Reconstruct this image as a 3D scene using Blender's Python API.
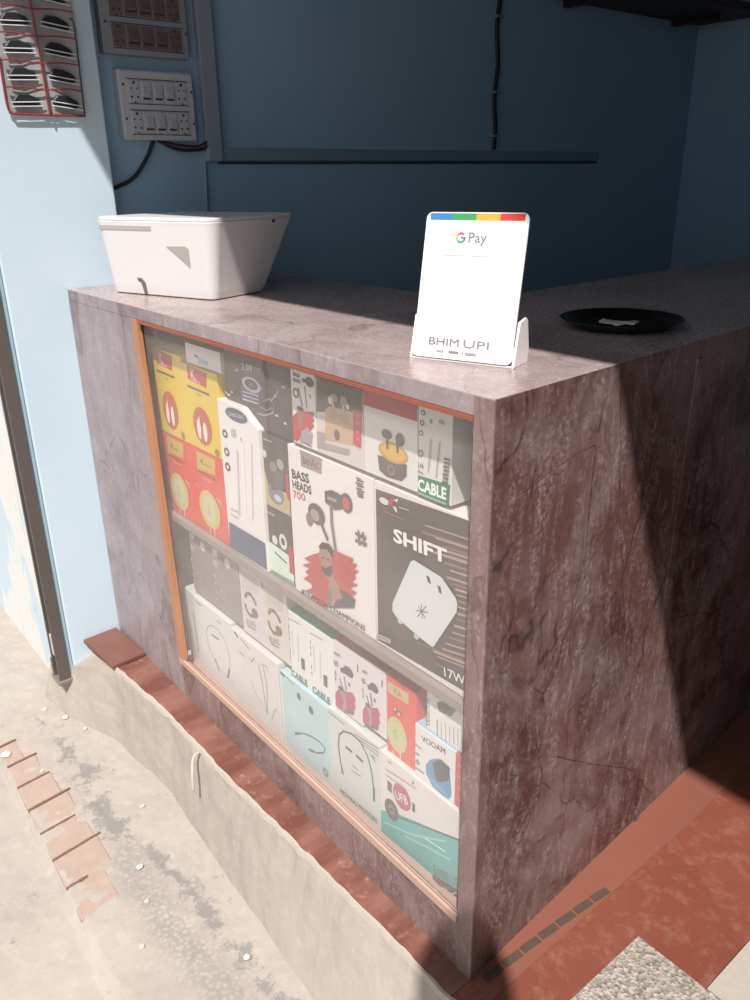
import bpy, bmesh, math, random
from mathutils import Vector, Matrix, noise
random.seed(4)
SC = bpy.context.scene
COL = SC.collection
for o in list(bpy.data.objects): bpy.data.objects.remove(o)

# ------------------------------------------------------------ camera, sky, sun, exposure
F_PX = 798.357
CAM = Vector((0.641506, -0.703729, 1.251359))
YAW, PITCH, ROLL = 2.4650752, -0.3835269, -0.0154292
fw = Vector((math.cos(PITCH)*math.cos(YAW), math.cos(PITCH)*math.sin(YAW), math.sin(PITCH)))
rt = Vector((math.sin(YAW), -math.cos(YAW), 0)); up = rt.cross(fw)
r2 = rt*math.cos(ROLL)+up*math.sin(ROLL); u2 = -rt*math.sin(ROLL)+up*math.cos(ROLL)
cd = bpy.data.cameras.new('camera'); cam = bpy.data.objects.new('camera', cd); COL.objects.link(cam)
cam.matrix_world = Matrix(((r2.x,u2.x,-fw.x,CAM.x),(r2.y,u2.y,-fw.y,CAM.y),(r2.z,u2.z,-fw.z,CAM.z),(0,0,0,1)))
cd.sensor_fit = 'HORIZONTAL'; cd.sensor_width = 36; cd.lens = F_PX/750*36; cd.clip_start = .02
SC.camera = cam
SC.view_settings.view_transform = 'Standard'; SC.view_settings.look = 'None'
SC.view_settings.gamma = 1; SC.view_settings.use_curve_mapping = False
SC.view_settings.exposure = 0.0
W = bpy.data.worlds.new('sky'); SC.world = W; W.use_nodes = True
wb = W.node_tree.nodes['Background']; wb.inputs[0].default_value = (.86,.92,1,1); wb.inputs[1].default_value = .66
sl = bpy.data.lights.new('sun','SUN'); sun = bpy.data.objects.new('sun', sl); COL.objects.link(sun)
sl.energy = 6.0; sl.angle = math.radians(.9); sl.color = (1,.95,.92)
sun.rotation_euler = Vector((-.5,.47,-1)).to_track_quat('-Z','Y').to_euler(); sun.location = (2,-2,4)

# ------------------------------------------------------------ materials
def lin(h):
    h = h.lstrip('#'); c = [int(h[i:i+2],16)/255 for i in (0,2,4)]
    return tuple(x/12.92 if x <= .04045 else ((x+.055)/1.055)**2.4 for x in c)+(1,)
def newmat(n):
    m = bpy.data.materials.new(n); m.use_nodes = True; nt = m.node_tree
    return m, nt, nt.nodes['Principled BSDF']
def N(nt, t, **k):
    n = nt.nodes.new(t)
    for a, b in k.items():
        if a in n.inputs: n.inputs[a].default_value = b
        else: setattr(n, a, b)
    return n
def coords(nt, scale=(1,1,1), loc=(0,0,0), rot=(0,0,0)):
    g = nt.nodes.new('ShaderNodeNewGeometry'); mp = nt.nodes.new('ShaderNodeMapping')
    mp.inputs['Scale'].default_value = scale; mp.inputs['Location'].default_value = loc; mp.inputs['Rotation'].default_value = rot
    tc = nt.nodes.new('ShaderNodeTexCoord'); nt.links.new(tc.outputs['Object'], mp.inputs['Vector'])
    return mp.outputs[0]
def noisef(nt, vec, scale, detail=5, rough=.6, dist=0):
    n = N(nt,'ShaderNodeTexNoise'); n.inputs['Scale'].default_value = scale; n.inputs['Detail'].default_value = detail
    n.inputs['Roughness'].default_value = rough; n.inputs['Distortion'].default_value = dist
    nt.links.new(vec, n.inputs['Vector']); return n.outputs['Fac']
def ramp(nt, fac, stops):
    r = nt.nodes.new('ShaderNodeValToRGB'); e = r.color_ramp.elements
    while len(e) < len(stops): e.new(.5)
    for x, (p, c) in zip(e, stops): x.position = p; x.color = c if len(c)==4 else (*c,1)
    nt.links.new(fac, r.inputs[0]); return r.outputs[0]
def mix(nt, f, a, b, mode='MIX'):
    m = nt.nodes.new('ShaderNodeMix'); m.data_type = 'RGBA'; m.blend_type = mode
    for s, v in ((m.inputs[0],f),(m.inputs[6],a),(m.inputs[7],b)):
        if hasattr(v,'links'): nt.links.new(v, s)
        else: s.default_value = v
    return m.outputs[2]
def bump(nt, bs, h, s=.3, d=.01):
    b = nt.nodes.new('ShaderNodeBump'); b.inputs['Strength'].default_value = s; b.inputs['Distance'].default_value = d
    nt.links.new(h, b.inputs['Height']); nt.links.new(b.outputs[0], bs.inputs['Normal'])
g1 = lambda v: (v,v,v,1)
_m = {}
def plain(h, rough=.5, metal=0, var=.12, scale=60):
    k = (h,rough,metal)
    if k in _m: return _m[k]
    m, nt, b = newmat('surface_'+h.strip('#')); v = coords(nt)
    f = noisef(nt, v, scale, 4)
    c = lin(h); d = tuple(x*(1-var) for x in c[:3])+(1,)
    nt.links.new(mix(nt, f, c, d), b.inputs['Base Color'])
    b.inputs['Roughness'].default_value = rough; b.inputs['Metallic'].default_value = metal
    _m[k] = m; return m
def laminate(name, base1, base2, base3, pale, rough, amount, rot=(0,0,0), sc=1.0, stretch=(1,1,.42), dark=.75):
    m, nt, b = newmat(name)
    v = coords(nt, rot=rot)
    # wobble the coordinates so that the facets look like crumpled leaves
    nz = N(nt,'ShaderNodeTexNoise'); nz.inputs['Scale'].default_value = 5*sc; nz.inputs['Detail'].default_value = 4; nt.links.new(v, nz.inputs['Vector'])
    wob = nt.nodes.new('ShaderNodeVectorMath'); wob.operation = 'MULTIPLY_ADD'; wob.inputs[1].default_value = (.10/sc,)*3
    nt.links.new(nz.outputs['Color'], wob.inputs[0]); nt.links.new(coords(nt, stretch, rot=rot), wob.inputs[2])
    cell = nt.nodes.new('ShaderNodeTexVoronoi'); cell.inputs['Scale'].default_value = 7*sc; nt.links.new(wob.outputs[0], cell.inputs['Vector'])
    edge = nt.nodes.new('ShaderNodeTexVoronoi'); edge.feature = 'DISTANCE_TO_EDGE'; edge.inputs['Scale'].default_value = 7*sc; nt.links.new(wob.outputs[0], edge.inputs['Vector'])
    sp = nt.nodes.new('ShaderNodeSeparateColor'); nt.links.new(cell.outputs['Color'], sp.inputs[0])
    c = mix(nt, ramp(nt, sp.outputs[0], [(.2,g1(0)),(.8,g1(1))]), lin(base1), lin(base2))
    c = mix(nt, ramp(nt, noisef(nt, v, 6*sc, 7, .65, .8), [(.42,g1(0)),(.66,g1(1))]), c, lin(base3))
    st = noisef(nt, coords(nt, (20*sc,20*sc,5*sc), rot=(rot[0],rot[1],rot[2])), 1.3, 10, .75, 1.6)
    fine = noisef(nt, v, 110*sc, 7, .8)
    mm = nt.nodes.new('ShaderNodeMath'); mm.operation = 'MULTIPLY'
    nt.links.new(ramp(nt, st, [(.46,g1(.05)),(.68,g1(1))]), mm.inputs[0]); nt.links.new(ramp(nt, fine, [(.44,g1(0)),(.66,g1(1))]), mm.inputs[1])
    m2 = nt.nodes.new('ShaderNodeMath'); m2.operation = 'MULTIPLY'; m2.inputs[1].default_value = amount
    nt.links.new(mm.outputs[0], m2.inputs[0])
    c = mix(nt, m2.outputs[0], c, lin(pale))
    brk = noisef(nt, v, 9*sc, 4); e2 = nt.nodes.new('ShaderNodeMath'); e2.operation = 'MULTIPLY'
    nt.links.new(ramp(nt, edge.outputs['Distance'], [(.0,g1(dark)),(.016,g1(0))]), e2.inputs[0]); nt.links.new(ramp(nt, brk, [(.46,g1(0)),(.58,g1(1))]), e2.inputs[1])
    c = mix(nt, e2.outputs[0], c, lin('#2c1d1c'))
    nt.links.new(c, b.inputs['Base Color'])
    nt.links.new(ramp(nt, fine, [(.3,g1(rough-.08)),(.7,g1(rough+.12))]), b.inputs['Roughness'])
    bump(nt, b, fine, .08, .002); return m
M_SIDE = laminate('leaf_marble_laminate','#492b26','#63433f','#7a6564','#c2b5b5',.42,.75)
M_FRONT = laminate('leaf_marble_laminate_front','#786869','#8d7f80','#9b8f91','#d2c9ca',.4,.7,dark=.5)  # same laminate; the grey-lilac reflected sheen is put into these colours
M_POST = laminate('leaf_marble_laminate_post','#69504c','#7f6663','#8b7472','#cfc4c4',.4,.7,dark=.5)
M_TOP = laminate('leaf_marble_laminate_top','#8a7472','#9f8d8a','#aa9a97','#dcd2d0',.27,.6,sc=1.2,stretch=(.5,1,1),dark=.35)  # same laminate; sky sheen on the worktop is painted into these paler tones
def wallpaint(name, h1, h2, h3, rough=.75):
    m, nt, b = newmat(name); v = coords(nt)
    c = mix(nt, ramp(nt, noisef(nt, v, 1.4, 5), [(.35,g1(0)),(.7,g1(1))]), lin(h1), lin(h2))
    c = mix(nt, ramp(nt, noisef(nt, v, 9, 8, .7), [(.6,g1(0)),(.78,g1(.5))]), c, lin(h3))
    nt.links.new(c, b.inputs['Base Color']); b.inputs['Roughness'].default_value = rough
    bump(nt, b, noisef(nt, v, 30, 6), .15, .004); return m
M_BLUE = wallpaint('pale_blue_wall_paint','#97b4cb','#8badc6','#a2b9c9')
M_PILLAR = wallpaint('chalky_blue_pillar_paint','#c3d3dc','#b8cdd9','#cfd9de')
M_PEEL, nt, b = newmat('peeling_white_and_blue_paint'); v = coords(nt)
c = mix(nt, ramp(nt, noisef(nt, coords(nt,(1,1,.35)), 5, 7, .6, .5), [(.5,g1(0)),(.54,g1(1))]), lin('#d6d6d2'), lin('#bccdd6'))
c = mix(nt, ramp(nt, noisef(nt, v, 6, 9, .7), [(.64,g1(0)),(.68,g1(.8))]), c, lin('#aeb0ad'))
nt.links.new(c, b.inputs['Base Color']); b.inputs['Roughness'].default_value = .85
# terracotta floor
M_TERRA, nt, b = newmat('terracotta_red_oxide_floor'); v = coords(nt)
br = nt.nodes.new('ShaderNodeTexBrick'); nt.links.new(coords(nt, rot=(0,0,.62)), br.inputs['Vector'])
br.inputs['Scale'].default_value = 1; br.inputs['Brick Width'].default_value = .16; br.inputs['Row Height'].default_value = .16; br.offset = .3
br.inputs['Mortar Size'].default_value = 0; br.inputs['Color1'].default_value = lin('#7d4535'); br.inputs['Color2'].default_value = lin('#6b3628')
c = mix(nt, .55, br.outputs[0], mix(nt, noisef(nt, v, 4, 6), lin('#69372a'), lin('#8f523d')))
c = mix(nt, ramp(nt, noisef(nt, v, 22, 9, .75), [(.5,g1(0)),(.8,g1(.6))]), c, lin('#a88373'))
c = mix(nt, ramp(nt, noisef(nt, v, 7, 8, .7), [(.62,g1(0)),(.72,g1(.5))]), c, lin('#5e3328'))
nt.links.new(c, b.inputs['Base Color']); b.inputs['Roughness'].default_value = .55; bump(nt, b, noisef(nt, v, 60, 6), .12, .003)
M_STRIP, nt, b = newmat('dusty_terracotta_ledge'); v = coords(nt)
c = mix(nt, ramp(nt, noisef(nt, coords(nt,(1,.3,1)), 11, 6), [(.4,g1(0)),(.6,g1(1))]), lin('#6a4035'), lin('#875c4f'))
c = mix(nt, ramp(nt, noisef(nt, v, 35, 8, .75), [(.56,g1(0)),(.8,g1(.6))]), c, lin('#cbb09c'))
nt.links.new(c, b.inputs['Base Color']); b.inputs['Roughness'].default_value = .6; bump(nt, b, noisef(nt, v, 50, 6), .2, .004)
def concrete(name, h1, h2, h3, pebbles=.4, dark=None):
    m, nt, b = newmat(name); v = coords(nt)
    c = mix(nt, ramp(nt, noisef(nt, v, 2.6, 8, .65), [(.35,g1(0)),(.65,g1(1))]), lin(h1), lin(h2))
    c = mix(nt, ramp(nt, noisef(nt, v, 28, 9, .8), [(.5,g1(0)),(.75,g1(.7))]), c, lin(h3))
    vo = nt.nodes.new('ShaderNodeTexVoronoi'); vo.inputs['Scale'].default_value = 85; nt.links.new(v, vo.inputs['Vector'])
    peb = ramp(nt, vo.outputs['Distance'], [(.16,g1(pebbles)),(.3,g1(0))])
    if dark is not None:
        at = nt.nodes.new('ShaderNodeAttribute'); at.attribute_name = 'patch'
        s = nt.nodes.new('ShaderNodeSeparateColor'); nt.links.new(at.outputs['Color'], s.inputs[0])
        nz = noisef(nt, v, 13, 10, .82)
        ad = nt.nodes.new('ShaderNodeMath'); ad.operation = 'ADD'; sc_ = nt.nodes.new('ShaderNodeMath'); sc_.operation = 'MULTIPLY_ADD'; sc_.inputs[1].default_value = 3.2; sc_.inputs[2].default_value = -1.6; nt.links.new(nz, sc_.inputs[0]); nt.links.new(s.outputs[0], ad.inputs[0]); nt.links.new(sc_.outputs[0], ad.inputs[1])
        c = mix(nt, ramp(nt, ad.outputs[0], [(.30,g1(0)),(.5,g1(.85))]), c, lin(dark))
        pm = nt.nodes.new('ShaderNodeMath'); pm.operation = 'MULTIPLY'; nt.links.new(s.outputs[1], pm.inputs[0])
        v2 = nt.nodes.new('ShaderNodeTexVoronoi'); v2.inputs['Scale'].default_value = 95; nt.links.new(v, v2.inputs['Vector'])
        nt.links.new(ramp(nt, v2.outputs['Distance'], [(.22,g1(0)),(.6,g1(.8))]), pm.inputs[1])
        c = mix(nt, pm.outputs[0], c, lin('#8f8981'))
        c = mix(nt, s.outputs[2], c, lin('#c4a593'))
        nt.links.new(mix(nt, peb, c, lin('#cfc6bb')), b.inputs['Base Color'])
    else: nt.links.new(mix(nt, peb, c, lin('#e0d8cc')), b.inputs['Base Color'])
    b.inputs['Roughness'].default_value = .9; bump(nt, b, noisef(nt, v, 45, 8, .75), .35, .006); return m
M_STREET = concrete('worn_street_concrete','#aba195','#9d958c','#bab0a5',.0,'#7d7a76')
M_SLAB = concrete('smooth_concrete_slab','#a9a096','#b0a597','#a19c94',.0)
M_CURB = concrete('curb_plaster','#a0978c','#ada397','#b9aea2',.0)
M_LIP = concrete('pale_curb_lip','#b5aaa0','#bdb0a3','#a99d92',.0)
M_CHIP, nt, b = newmat('grey_chip_concrete'); v = coords(nt)
vo = nt.nodes.new('ShaderNodeTexVoronoi'); vo.inputs['Scale'].default_value = 190; nt.links.new(v, vo.inputs['Vector'])
c = mix(nt, vo.outputs['Color'], lin('#6f6962'), lin('#b9b2a6'))
s = nt.nodes.new('ShaderNodeSeparateColor'); nt.links.new(vo.outputs['Color'], s.inputs[0])
c = mix(nt, s.outputs[0], lin('#756e66'), lin('#b3a99c')); nt.links.new(c, b.inputs['Base Color']); b.inputs['Roughness'].default_value = .9
bump(nt, b, vo.outputs['Distance'], .6, .004)
def woodmat(name, a, bcol, axis):
    m, nt, b = newmat(name); s = [40,40,40]; s[axis] = 2.5
    f = noisef(nt, coords(nt, tuple(s)), 1.2, 6, .6, .8)
    nt.links.new(mix(nt, f, lin(a), lin(bcol)), b.inputs['Base Color']); b.inputs['Roughness'].default_value = .5; return m
M_WOODV = woodmat('orange_wood_upright','#9f6a4c','#b88a6c',2)
M_WOODH = woodmat('pale_pink_wood','#c7a896','#ac8a78',0)
M_RED = woodmat('red_brown_edging','#9c5a44','#84483a',0)
M_SHELF = woodmat('grey_shelf_edge','#857670','#978a82',0)
M_DARKWOOD = woodmat('dark_red_shelf_wood','#3a1614','#241010',0)
# dusty glass with painted-in haze
M_GLASS = bpy.data.materials.new('dusty_hazed_glass'); M_GLASS.use_nodes = True; nt = M_GLASS.node_tree; nt.nodes.clear()
out = nt.nodes.new('ShaderNodeOutputMaterial'); tr = nt.nodes.new('ShaderNodeBsdfTransparent'); gl = nt.nodes.new('ShaderNodeBsdfGlossy'); gl.inputs['Roughness'].default_value = .06
df = nt.nodes.new('ShaderNodeBsdfDiffuse'); df.inputs[0].default_value = (.93,.86,.82,1)
fr = nt.nodes.new('ShaderNodeLayerWeight'); fr.inputs[0].default_value = .25
fm = nt.nodes.new('ShaderNodeMath'); fm.operation = 'MULTIPLY_ADD'; fm.inputs[1].default_value = .16; fm.inputs[2].default_value = .015; nt.links.new(fr.outputs['Facing'], fm.inputs[0])
mx = nt.nodes.new('ShaderNodeMixShader'); nt.links.new(fm.outputs[0], mx.inputs[0]); nt.links.new(tr.outputs[0], mx.inputs[1]); nt.links.new(gl.outputs[0], mx.inputs[2])
mx2 = nt.nodes.new('ShaderNodeMixShader'); nt.links.new(mx.outputs[0], mx2.inputs[1]); nt.links.new(df.outputs[0], mx2.inputs[2])
v = coords(nt); nz = noisef(nt, v, 5, 8, .65)
sz = nt.nodes.new('ShaderNodeSeparateXYZ'); nt.links.new(v, sz.inputs[0])       # washed-out haze on the lower half, painted in as a denser dust coat
dz = nt.nodes.new('ShaderNodeMapRange'); dz.inputs[1].default_value = .75; dz.inputs[2].default_value = .2; dz.inputs[3].default_value = 0; dz.inputs[4].default_value = .05; nt.links.new(sz.outputs[2], dz.inputs[0])
da = nt.nodes.new('ShaderNodeMath'); da.operation = 'ADD'; nt.links.new(dz.outputs[0], da.inputs[0]); nt.links.new(ramp(nt, nz, [(.3,g1(.03)),(.75,g1(.085))]), da.inputs[1])
nt.links.new(da.outputs[0], mx2.inputs[0]); nt.links.new(mx2.outputs[0], out.inputs[0])

# ------------------------------------------------------------ mesh helpers
def obj(name, bm, mats, parent=None, smooth=False, bevel=0, seg=2):
    me = bpy.data.meshes.new(name); bm.normal_update(); bm.to_mesh(me); bm.free()
    for m in (mats if isinstance(mats,(list,tuple)) else [mats]): me.materials.append(m)
    if smooth:
        for p in me.polygons: p.use_smooth = True
    o = bpy.data.objects.new(name, me); COL.objects.link(o)
    if parent: o.parent = parent
    if bevel:
        b = o.modifiers.new('bevel','BEVEL'); b.width = bevel; b.segments = seg; b.limit_method = 'ANGLE'; b.angle_limit = .6
    return o
def box(bm, x0,x1,y0,y1,z0,z1, mi=0, M=None):
    P = [(x0,y0,z0),(x1,y0,z0),(x1,y1,z0),(x0,y1,z0),(x0,y0,z1),(x1,y0,z1),(x1,y1,z1),(x0,y1,z1)]
    vs = [bm.verts.new(M @ Vector(p) if M else p) for p in P]; fs = []
    for f in ((0,3,2,1),(4,5,6,7),(0,1,5,4),(1,2,6,5),(2,3,7,6),(3,0,4,7)):
        q = bm.faces.new([vs[i] for i in f]); q.material_index = mi; fs.append(q)
    return fs
def prism(bm, pts, z0, z1, mi=0):
    a = [bm.verts.new((x,y,z0)) for x,y in pts]; b = [bm.verts.new((x,y,z1)) for x,y in pts]
    n = len(pts); bm.faces.new(a[::-1]).material_index = mi; bm.faces.new(b).material_index = mi
    for i in range(n): bm.faces.new((a[i],a[(i+1)%n],b[(i+1)%n],b[i])).material_index = mi
def tube(bm, pts, r, n=8, mi=0, cap=True):
    pts = [Vector(p) for p in pts]; rings = []
    for i,p in enumerate(pts):
        d = (pts[min(i+1,len(pts)-1)]-pts[max(i-1,0)]).normalized()
        a = d.orthogonal() if i == 0 else (prev - d*prev.dot(d)); a.normalize(); prev = a; b = d.cross(a)
        rr = r[i] if isinstance(r,(list,tuple)) else r
        rings.append([bm.verts.new(p+(a*math.cos(t)+b*math.sin(t))*rr) for t in [2*math.pi*k/n for k in range(n)]])
    for A,B in zip(rings, rings[1:]):
        for k in range(n): bm.faces.new((A[k],A[(k+1)%n],B[(k+1)%n],B[k])).material_index = mi
    if cap: bm.faces.new(rings[0][::-1]); bm.faces.new(rings[-1])
def lathe(bm, prof, n=48, mi=0):
    rings = [[bm.verts.new((r*math.cos(2*math.pi*k/n), r*math.sin(2*math.pi*k/n), z)) for k in range(n)] for r,z in prof]
    for A,B in zip(rings, rings[1:]):
        for k in range(n): bm.faces.new((A[k],A[(k+1)%n],B[(k+1)%n],B[k])).material_index = mi
    bm.faces.new(rings[0][::-1]); bm.faces.new(rings[-1])
def curve(pts, n=8):
    pts = [Vector(p) for p in pts]; out = []
    for i in range(len(pts)-1):
        p0,p1,p2,p3 = pts[max(i-1,0)],pts[i],pts[i+1],pts[min(i+2,len(pts)-1)]
        for k in range(n):
            t = k/n; out.append(.5*((2*p1)+(p2-p0)*t+(2*p0-5*p1+4*p2-p3)*t*t+(3*p1-p0-3*p2+p3)*t**3))
    return out+[pts[-1]]
def tag(o, label=None, cat=None, group=None, kind=None):
    for k,v in (('label',label),('category',cat),('group',group),('kind',kind)):
        if v: o[k] = v
    return o
def root(name, loc, label, cat, group=None, rz=0):
    o = bpy.data.objects.new(name, None); COL.objects.link(o); o.location = loc; o.rotation_euler = (0,0,rz); o.empty_display_size = .05
    return tag(o, label, cat, group)
def struct(name, bm, m, **k): return tag(obj(name, bm, m, **k), kind='structure')
_t = {}
def textshape(s, bold=.008):
    if s in _t: return _t[s]
    cu = bpy.data.curves.new('lettering','FONT'); cu.body = s; cu.size = 1; cu.offset = 0 if 'M' in s else .035 if s in ('SHIFT','CABLE','BASS','HEADS') else bold; cu.resolution_u = 2
    o = bpy.data.objects.new('lettering', cu); COL.objects.link(o); bpy.context.view_layer.update()
    me = bpy.data.meshes.new_from_object(o.evaluated_get(bpy.context.evaluated_depsgraph_get()))
    V = [v.co.copy() for v in me.vertices]; Fc = [tuple(p.vertices) for p in me.polygons]
    bpy.data.objects.remove(o); bpy.data.curves.remove(cu); bpy.data.meshes.remove(me)
    x0 = min(v.x for v in V); x1 = max(v.x for v in V); y1 = max(v.y for v in V)
    _t[s] = ([((v.x-x0)/(x1-x0), v.y/y1) for v in V], Fc); return _t[s]
class Print:
    """flat printed shapes on a panel: u to the right, v upwards, in metres, each layer a hair further out"""
    def __init__(s, M, step=.00006): s.bm = bmesh.new(); s.M = M; s.mats = []; s.n = 0; s.step = step
    def mi(s, m):
        if m not in s.mats: s.mats.append(m)
        return s.mats.index(m)
    def V(s, u, v): return s.bm.verts.new(s.M @ Vector((u, -.0003-(s.base+s.n)*s.step, v)))
    base = 1
    def face(s, pts, m):
        try:
            f = s.bm.faces.new([s.V(*p) for p in pts]); f.material_index = s.mi(m)
            if f.normal.length == 0: f.normal_update()
        except ValueError: pass
    def poly(s, pts, m): s.face(pts, m); s.n += 1
    def ell(s, c, rx, ry, m, ring=0, n=28):
        P = [(c[0]+rx*math.cos(2*math.pi*k/n), c[1]+ry*math.sin(2*math.pi*k/n)) for k in range(n)]
        if ring:
            Q = [(c[0]+(p[0]-c[0])*ring, c[1]+(p[1]-c[1])*ring) for p in P]
            for k in range(n): s.face([P[k],P[(k+1)%n],Q[(k+1)%n],Q[k]], m)
        else: s.face(P, m)
        s.n += 1
    def line(s, pts, w, m):
        pts = [Vector(p) for p in pts]
        L, R = [], []
        for i,p in enumerate(pts):
            a = pts[max(i-1,0)]; b = pts[min(i+1,len(pts)-1)]; d = (b-a); d = d.normalized() if d.length else Vector((1,0)); q = Vector((-d.y,d.x))*w/2
            L.append(p+q); R.append(p-q)
        for i in range(len(pts)-1): s.face([R[i],R[i+1],L[i+1],L[i]], m)
        s.n += 1
    def text(s, t, a, b, c, m):
        P, Fc = textshape(t); a,b,c = Vector(a),Vector(b),Vector(c); ex = b-a; h = (c-a).length
        ey = Vector((-ex.y,ex.x)).normalized()*h; k = s.mi(m)
        vs = [s.V(*(a+ex*u+ey*v)) for u,v in P]
        for sh in ((0,) if 'M' not in t else (0,.07)):                # a second, slightly shifted run thickens the strokes
            if sh: vs = [s.V(*(a+ex*u+ey*v+ex.normalized()*h*sh)) for u,v in P]
            for f in Fc:
                try: s.bm.faces.new([vs[i] for i in f]).material_index = k
                except ValueError: pass
        s.n += 1
    def done(s, name, parent):
        bmesh.ops.recalc_face_normals(s.bm, faces=s.bm.faces)
        return obj(name, s.bm, s.mats, parent)

# ------------------------------------------------------------ setting: ground, shop shell
bm = bmesh.new(); NX, NY = 330, 170; X0, X1, Y0, Y1 = -2.5, 0.8, -1.6, .1
lay = bm.loops.layers.color.new('patch')
def dist(p, line):
    best = 9
    for (ax,ay),(bx,by) in zip(line, line[1:]):
        d = Vector((bx-ax,by-ay)); t = max(0,min(1,((p[0]-ax)*d.x+(p[1]-ay)*d.y)/d.length_squared)); best = min(best, math.hypot(p[0]-ax-d.x*t, p[1]-ay-d.y*t))
    return best
DARK = [(-1.50,-.26),(-1.22,-.24),(-1.03,-.262),(-.90,-.235),(-.80,-.222),(-.66,-.20),(-.45,-.195),(-.3,-.2)]
PEB = [(-.86,-.27),(-.62,-.28),(-.42,-.26),(-.3,-.25)]
grid = []; cols = {}
for j in range(NY+1):
    row = []
    for i in range(NX+1):
        x = X0+(X1-X0)*i/NX; y = Y0+(Y1-Y0)*j/NY
        n = noise.fractal(Vector((x*9,y*9,0)), 1, 2, 5)
        z = -.225+.004*n+.002*noise.noise(Vector((x*50,y*50,3)))
        edge = -.398-.035*(x+1.404)+.006*noise.noise(Vector((x*14,0,5)))          # edge of the smoother roadway slab
        if y < edge: z -= .022*min(1,(edge-y)/.006)
        d1 = max(0, 1-dist((x,y),DARK)/.085)*.75; d2 = max(0, 1-dist((x,y),PEB)/.09)
        d3 = max(0, min(1, 1-abs(y-edge-.055)/.06))*(.55 if -1.45 < x < -.8 else 0)*max(0,min(1,(x+1.5)/.08))
        cols[(i,j)] = (min(1,d1),min(1,d2*1.3),d3,1)
        row.append(bm.verts.new((x,y,z)))
    grid.append(row)
for j in range(NY):
    for i in range(NX):
        f = bm.faces.new((grid[j][i],grid[j][i+1],grid[j+1][i+1],grid[j+1][i]))
        for l,k in zip(f.loops, ((i,j),(i+1,j),(i+1,j+1),(i,j+1))): l[lay] = cols[k]
struct('ground', bm, M_STREET, smooth=True)
bm = bmesh.new(); box(bm,-9,9,-14,Y0+.02,-.33,-.238); box(bm,-9,X0+.02,Y0,3,-.33,-.235); box(bm,X1-.02,9,Y0,-.06,-.33,-.235); struct('road_surface', bm, M_SLAB)
# exposed brick edging sunk in the mortar
M_BRICK = plain('#b29c8e', .85, var=.3, scale=30); M_GROOVE = plain('#7a5f52', .95)
SHX = -.12
bm = bmesh.new()
for k in range(7):
    x = -1.457+k*.1015; yb = -.398-.035*(x+1.404)+.002
    L = [.055,.085,.10,.115,.12,.125,.10][k]; a = .24
    M = Matrix(((1,SHX,0,x),(-.035,1,0,yb),(0,0,1,-.225),(0,0,0,1)))
    box(bm,.001,.0995,0,L*.9,-.03,.0012+.0008*(k%3),0,M)
bricks = struct('brick_edging', bm, M_BRICK, bevel=.004)
bm = bmesh.new()
for k in range(7):
    x = -1.457+k*.1015; yb = -.398-.035*(x+1.404)+.002; L = [.05,.08,.085,.11,.09,.12,.05][k]
    M = Matrix(((1,SHX,0,x),(-.035,1,0,yb),(0,0,1,-.225),(0,0,0,1)))
    for q in range(5):
        t0, t1 = q/5*L, (q+1)/5*L; w = .0014*(1.4-q/5)+.0012*(q%2)
        box(bm,-.0015-w,.0005+w,t0,t1,-.02,.0042,0,M)
struct('mortar_groove', bm, M_GROOVE)
# raised ledge with curb face
LX = [-1.62,-1.475,-1.36,-1.28,-1.0,-.7,-.4,-.1,.13]; LY = [-.17,-.150,-.122,-.090,-.072,-.071,-.060,-.052,-.050]
LZ = [-.10,-.065,-.02,0,0,0,0,0,0]; FY = [-.215,-.195,-.155,-.125,-.098,-.118,-.134,-.150,-.16]
def interp(A, x):
    for i in range(len(LX)-1):
        if x <= LX[i+1]: k = (x-LX[i])/(LX[i+1]-LX[i]); return A[i]*(1-k)+A[i+1]*k
    return A[-1]
bm = bmesh.new(); rows_ = []; NQ = 150; NV = 12
for k in range(NQ+1):
    x = LX[0]+(LX[-1]-LX[0])*k/NQ; ly, lz, fy = interp(LY,x)+.003*noise.noise(Vector((x*30,0,0))), interp(LZ,x), interp(FY,x); r = []
    r.append(bm.verts.new((x,.02,-.001+min(0,lz)*.3))); r.append(bm.verts.new((x,ly*.4,lz*.5-.001)))
    for q in range(NV+1):
        s = q/NV; zz = lz-.001+(-.24-lz)*s; yy = ly+(fy-ly)*s+(.004*noise.fractal(Vector((x*9,zz*9,1)),1,2,5) if q else 0)
        r.append(bm.verts.new((x,yy,zz)))
    rows_.append(r)
for A,B_ in zip(rows_,rows_[1:]):
    for q in range(len(A)-1): bm.faces.new((A[q],A[q+1],B_[q+1],B_[q]))
bmesh.ops.recalc_face_normals(bm, faces=bm.faces); struct('curb', bm, M_CURB)
bm = bmesh.new(); P = []; n = 110
for k in range(n+1):
    x = -1.28+k*(1.41/n); l = interp(LY,x)+.003*noise.noise(Vector((x*30,0,0))); P.append((x, l, .005+.004*noise.noise(Vector((x*25,1,0)))+.004*max(0,noise.noise(Vector((x*9,5,0)))), -.008-.005*noise.noise(Vector((x*35,2,0)))))
for a,b in zip(P,P[1:]):
    v = [bm.verts.new(q) for q in ((a[0],a[1]-.0035,a[3]),(b[0],b[1]-.0035,b[3]),(b[0],b[1]-.001,.0028),(a[0],a[1]-.001,.0028),(b[0],b[1]+b[2],.002),(a[0],a[1]+a[2],.002))]
    bm.faces.new((v[0],v[1],v[2],v[3])); bm.faces.new((v[3],v[2],v[4],v[5]))
bmesh.ops.remove_doubles(bm, verts=bm.verts, dist=.0001); struct('curb_lip', bm, M_LIP)
bm = bmesh.new(); prism(bm, [(x,interp(LY,x)+.004) for x in (-1.28,-1.1,-1.0,-.85,-.7,-.55,-.4,-.25,-.1,0)]+[(0,.012),(-1.28,.012)], -.03, .0015); struct('ledge_paving', bm, M_STRIP)
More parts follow.
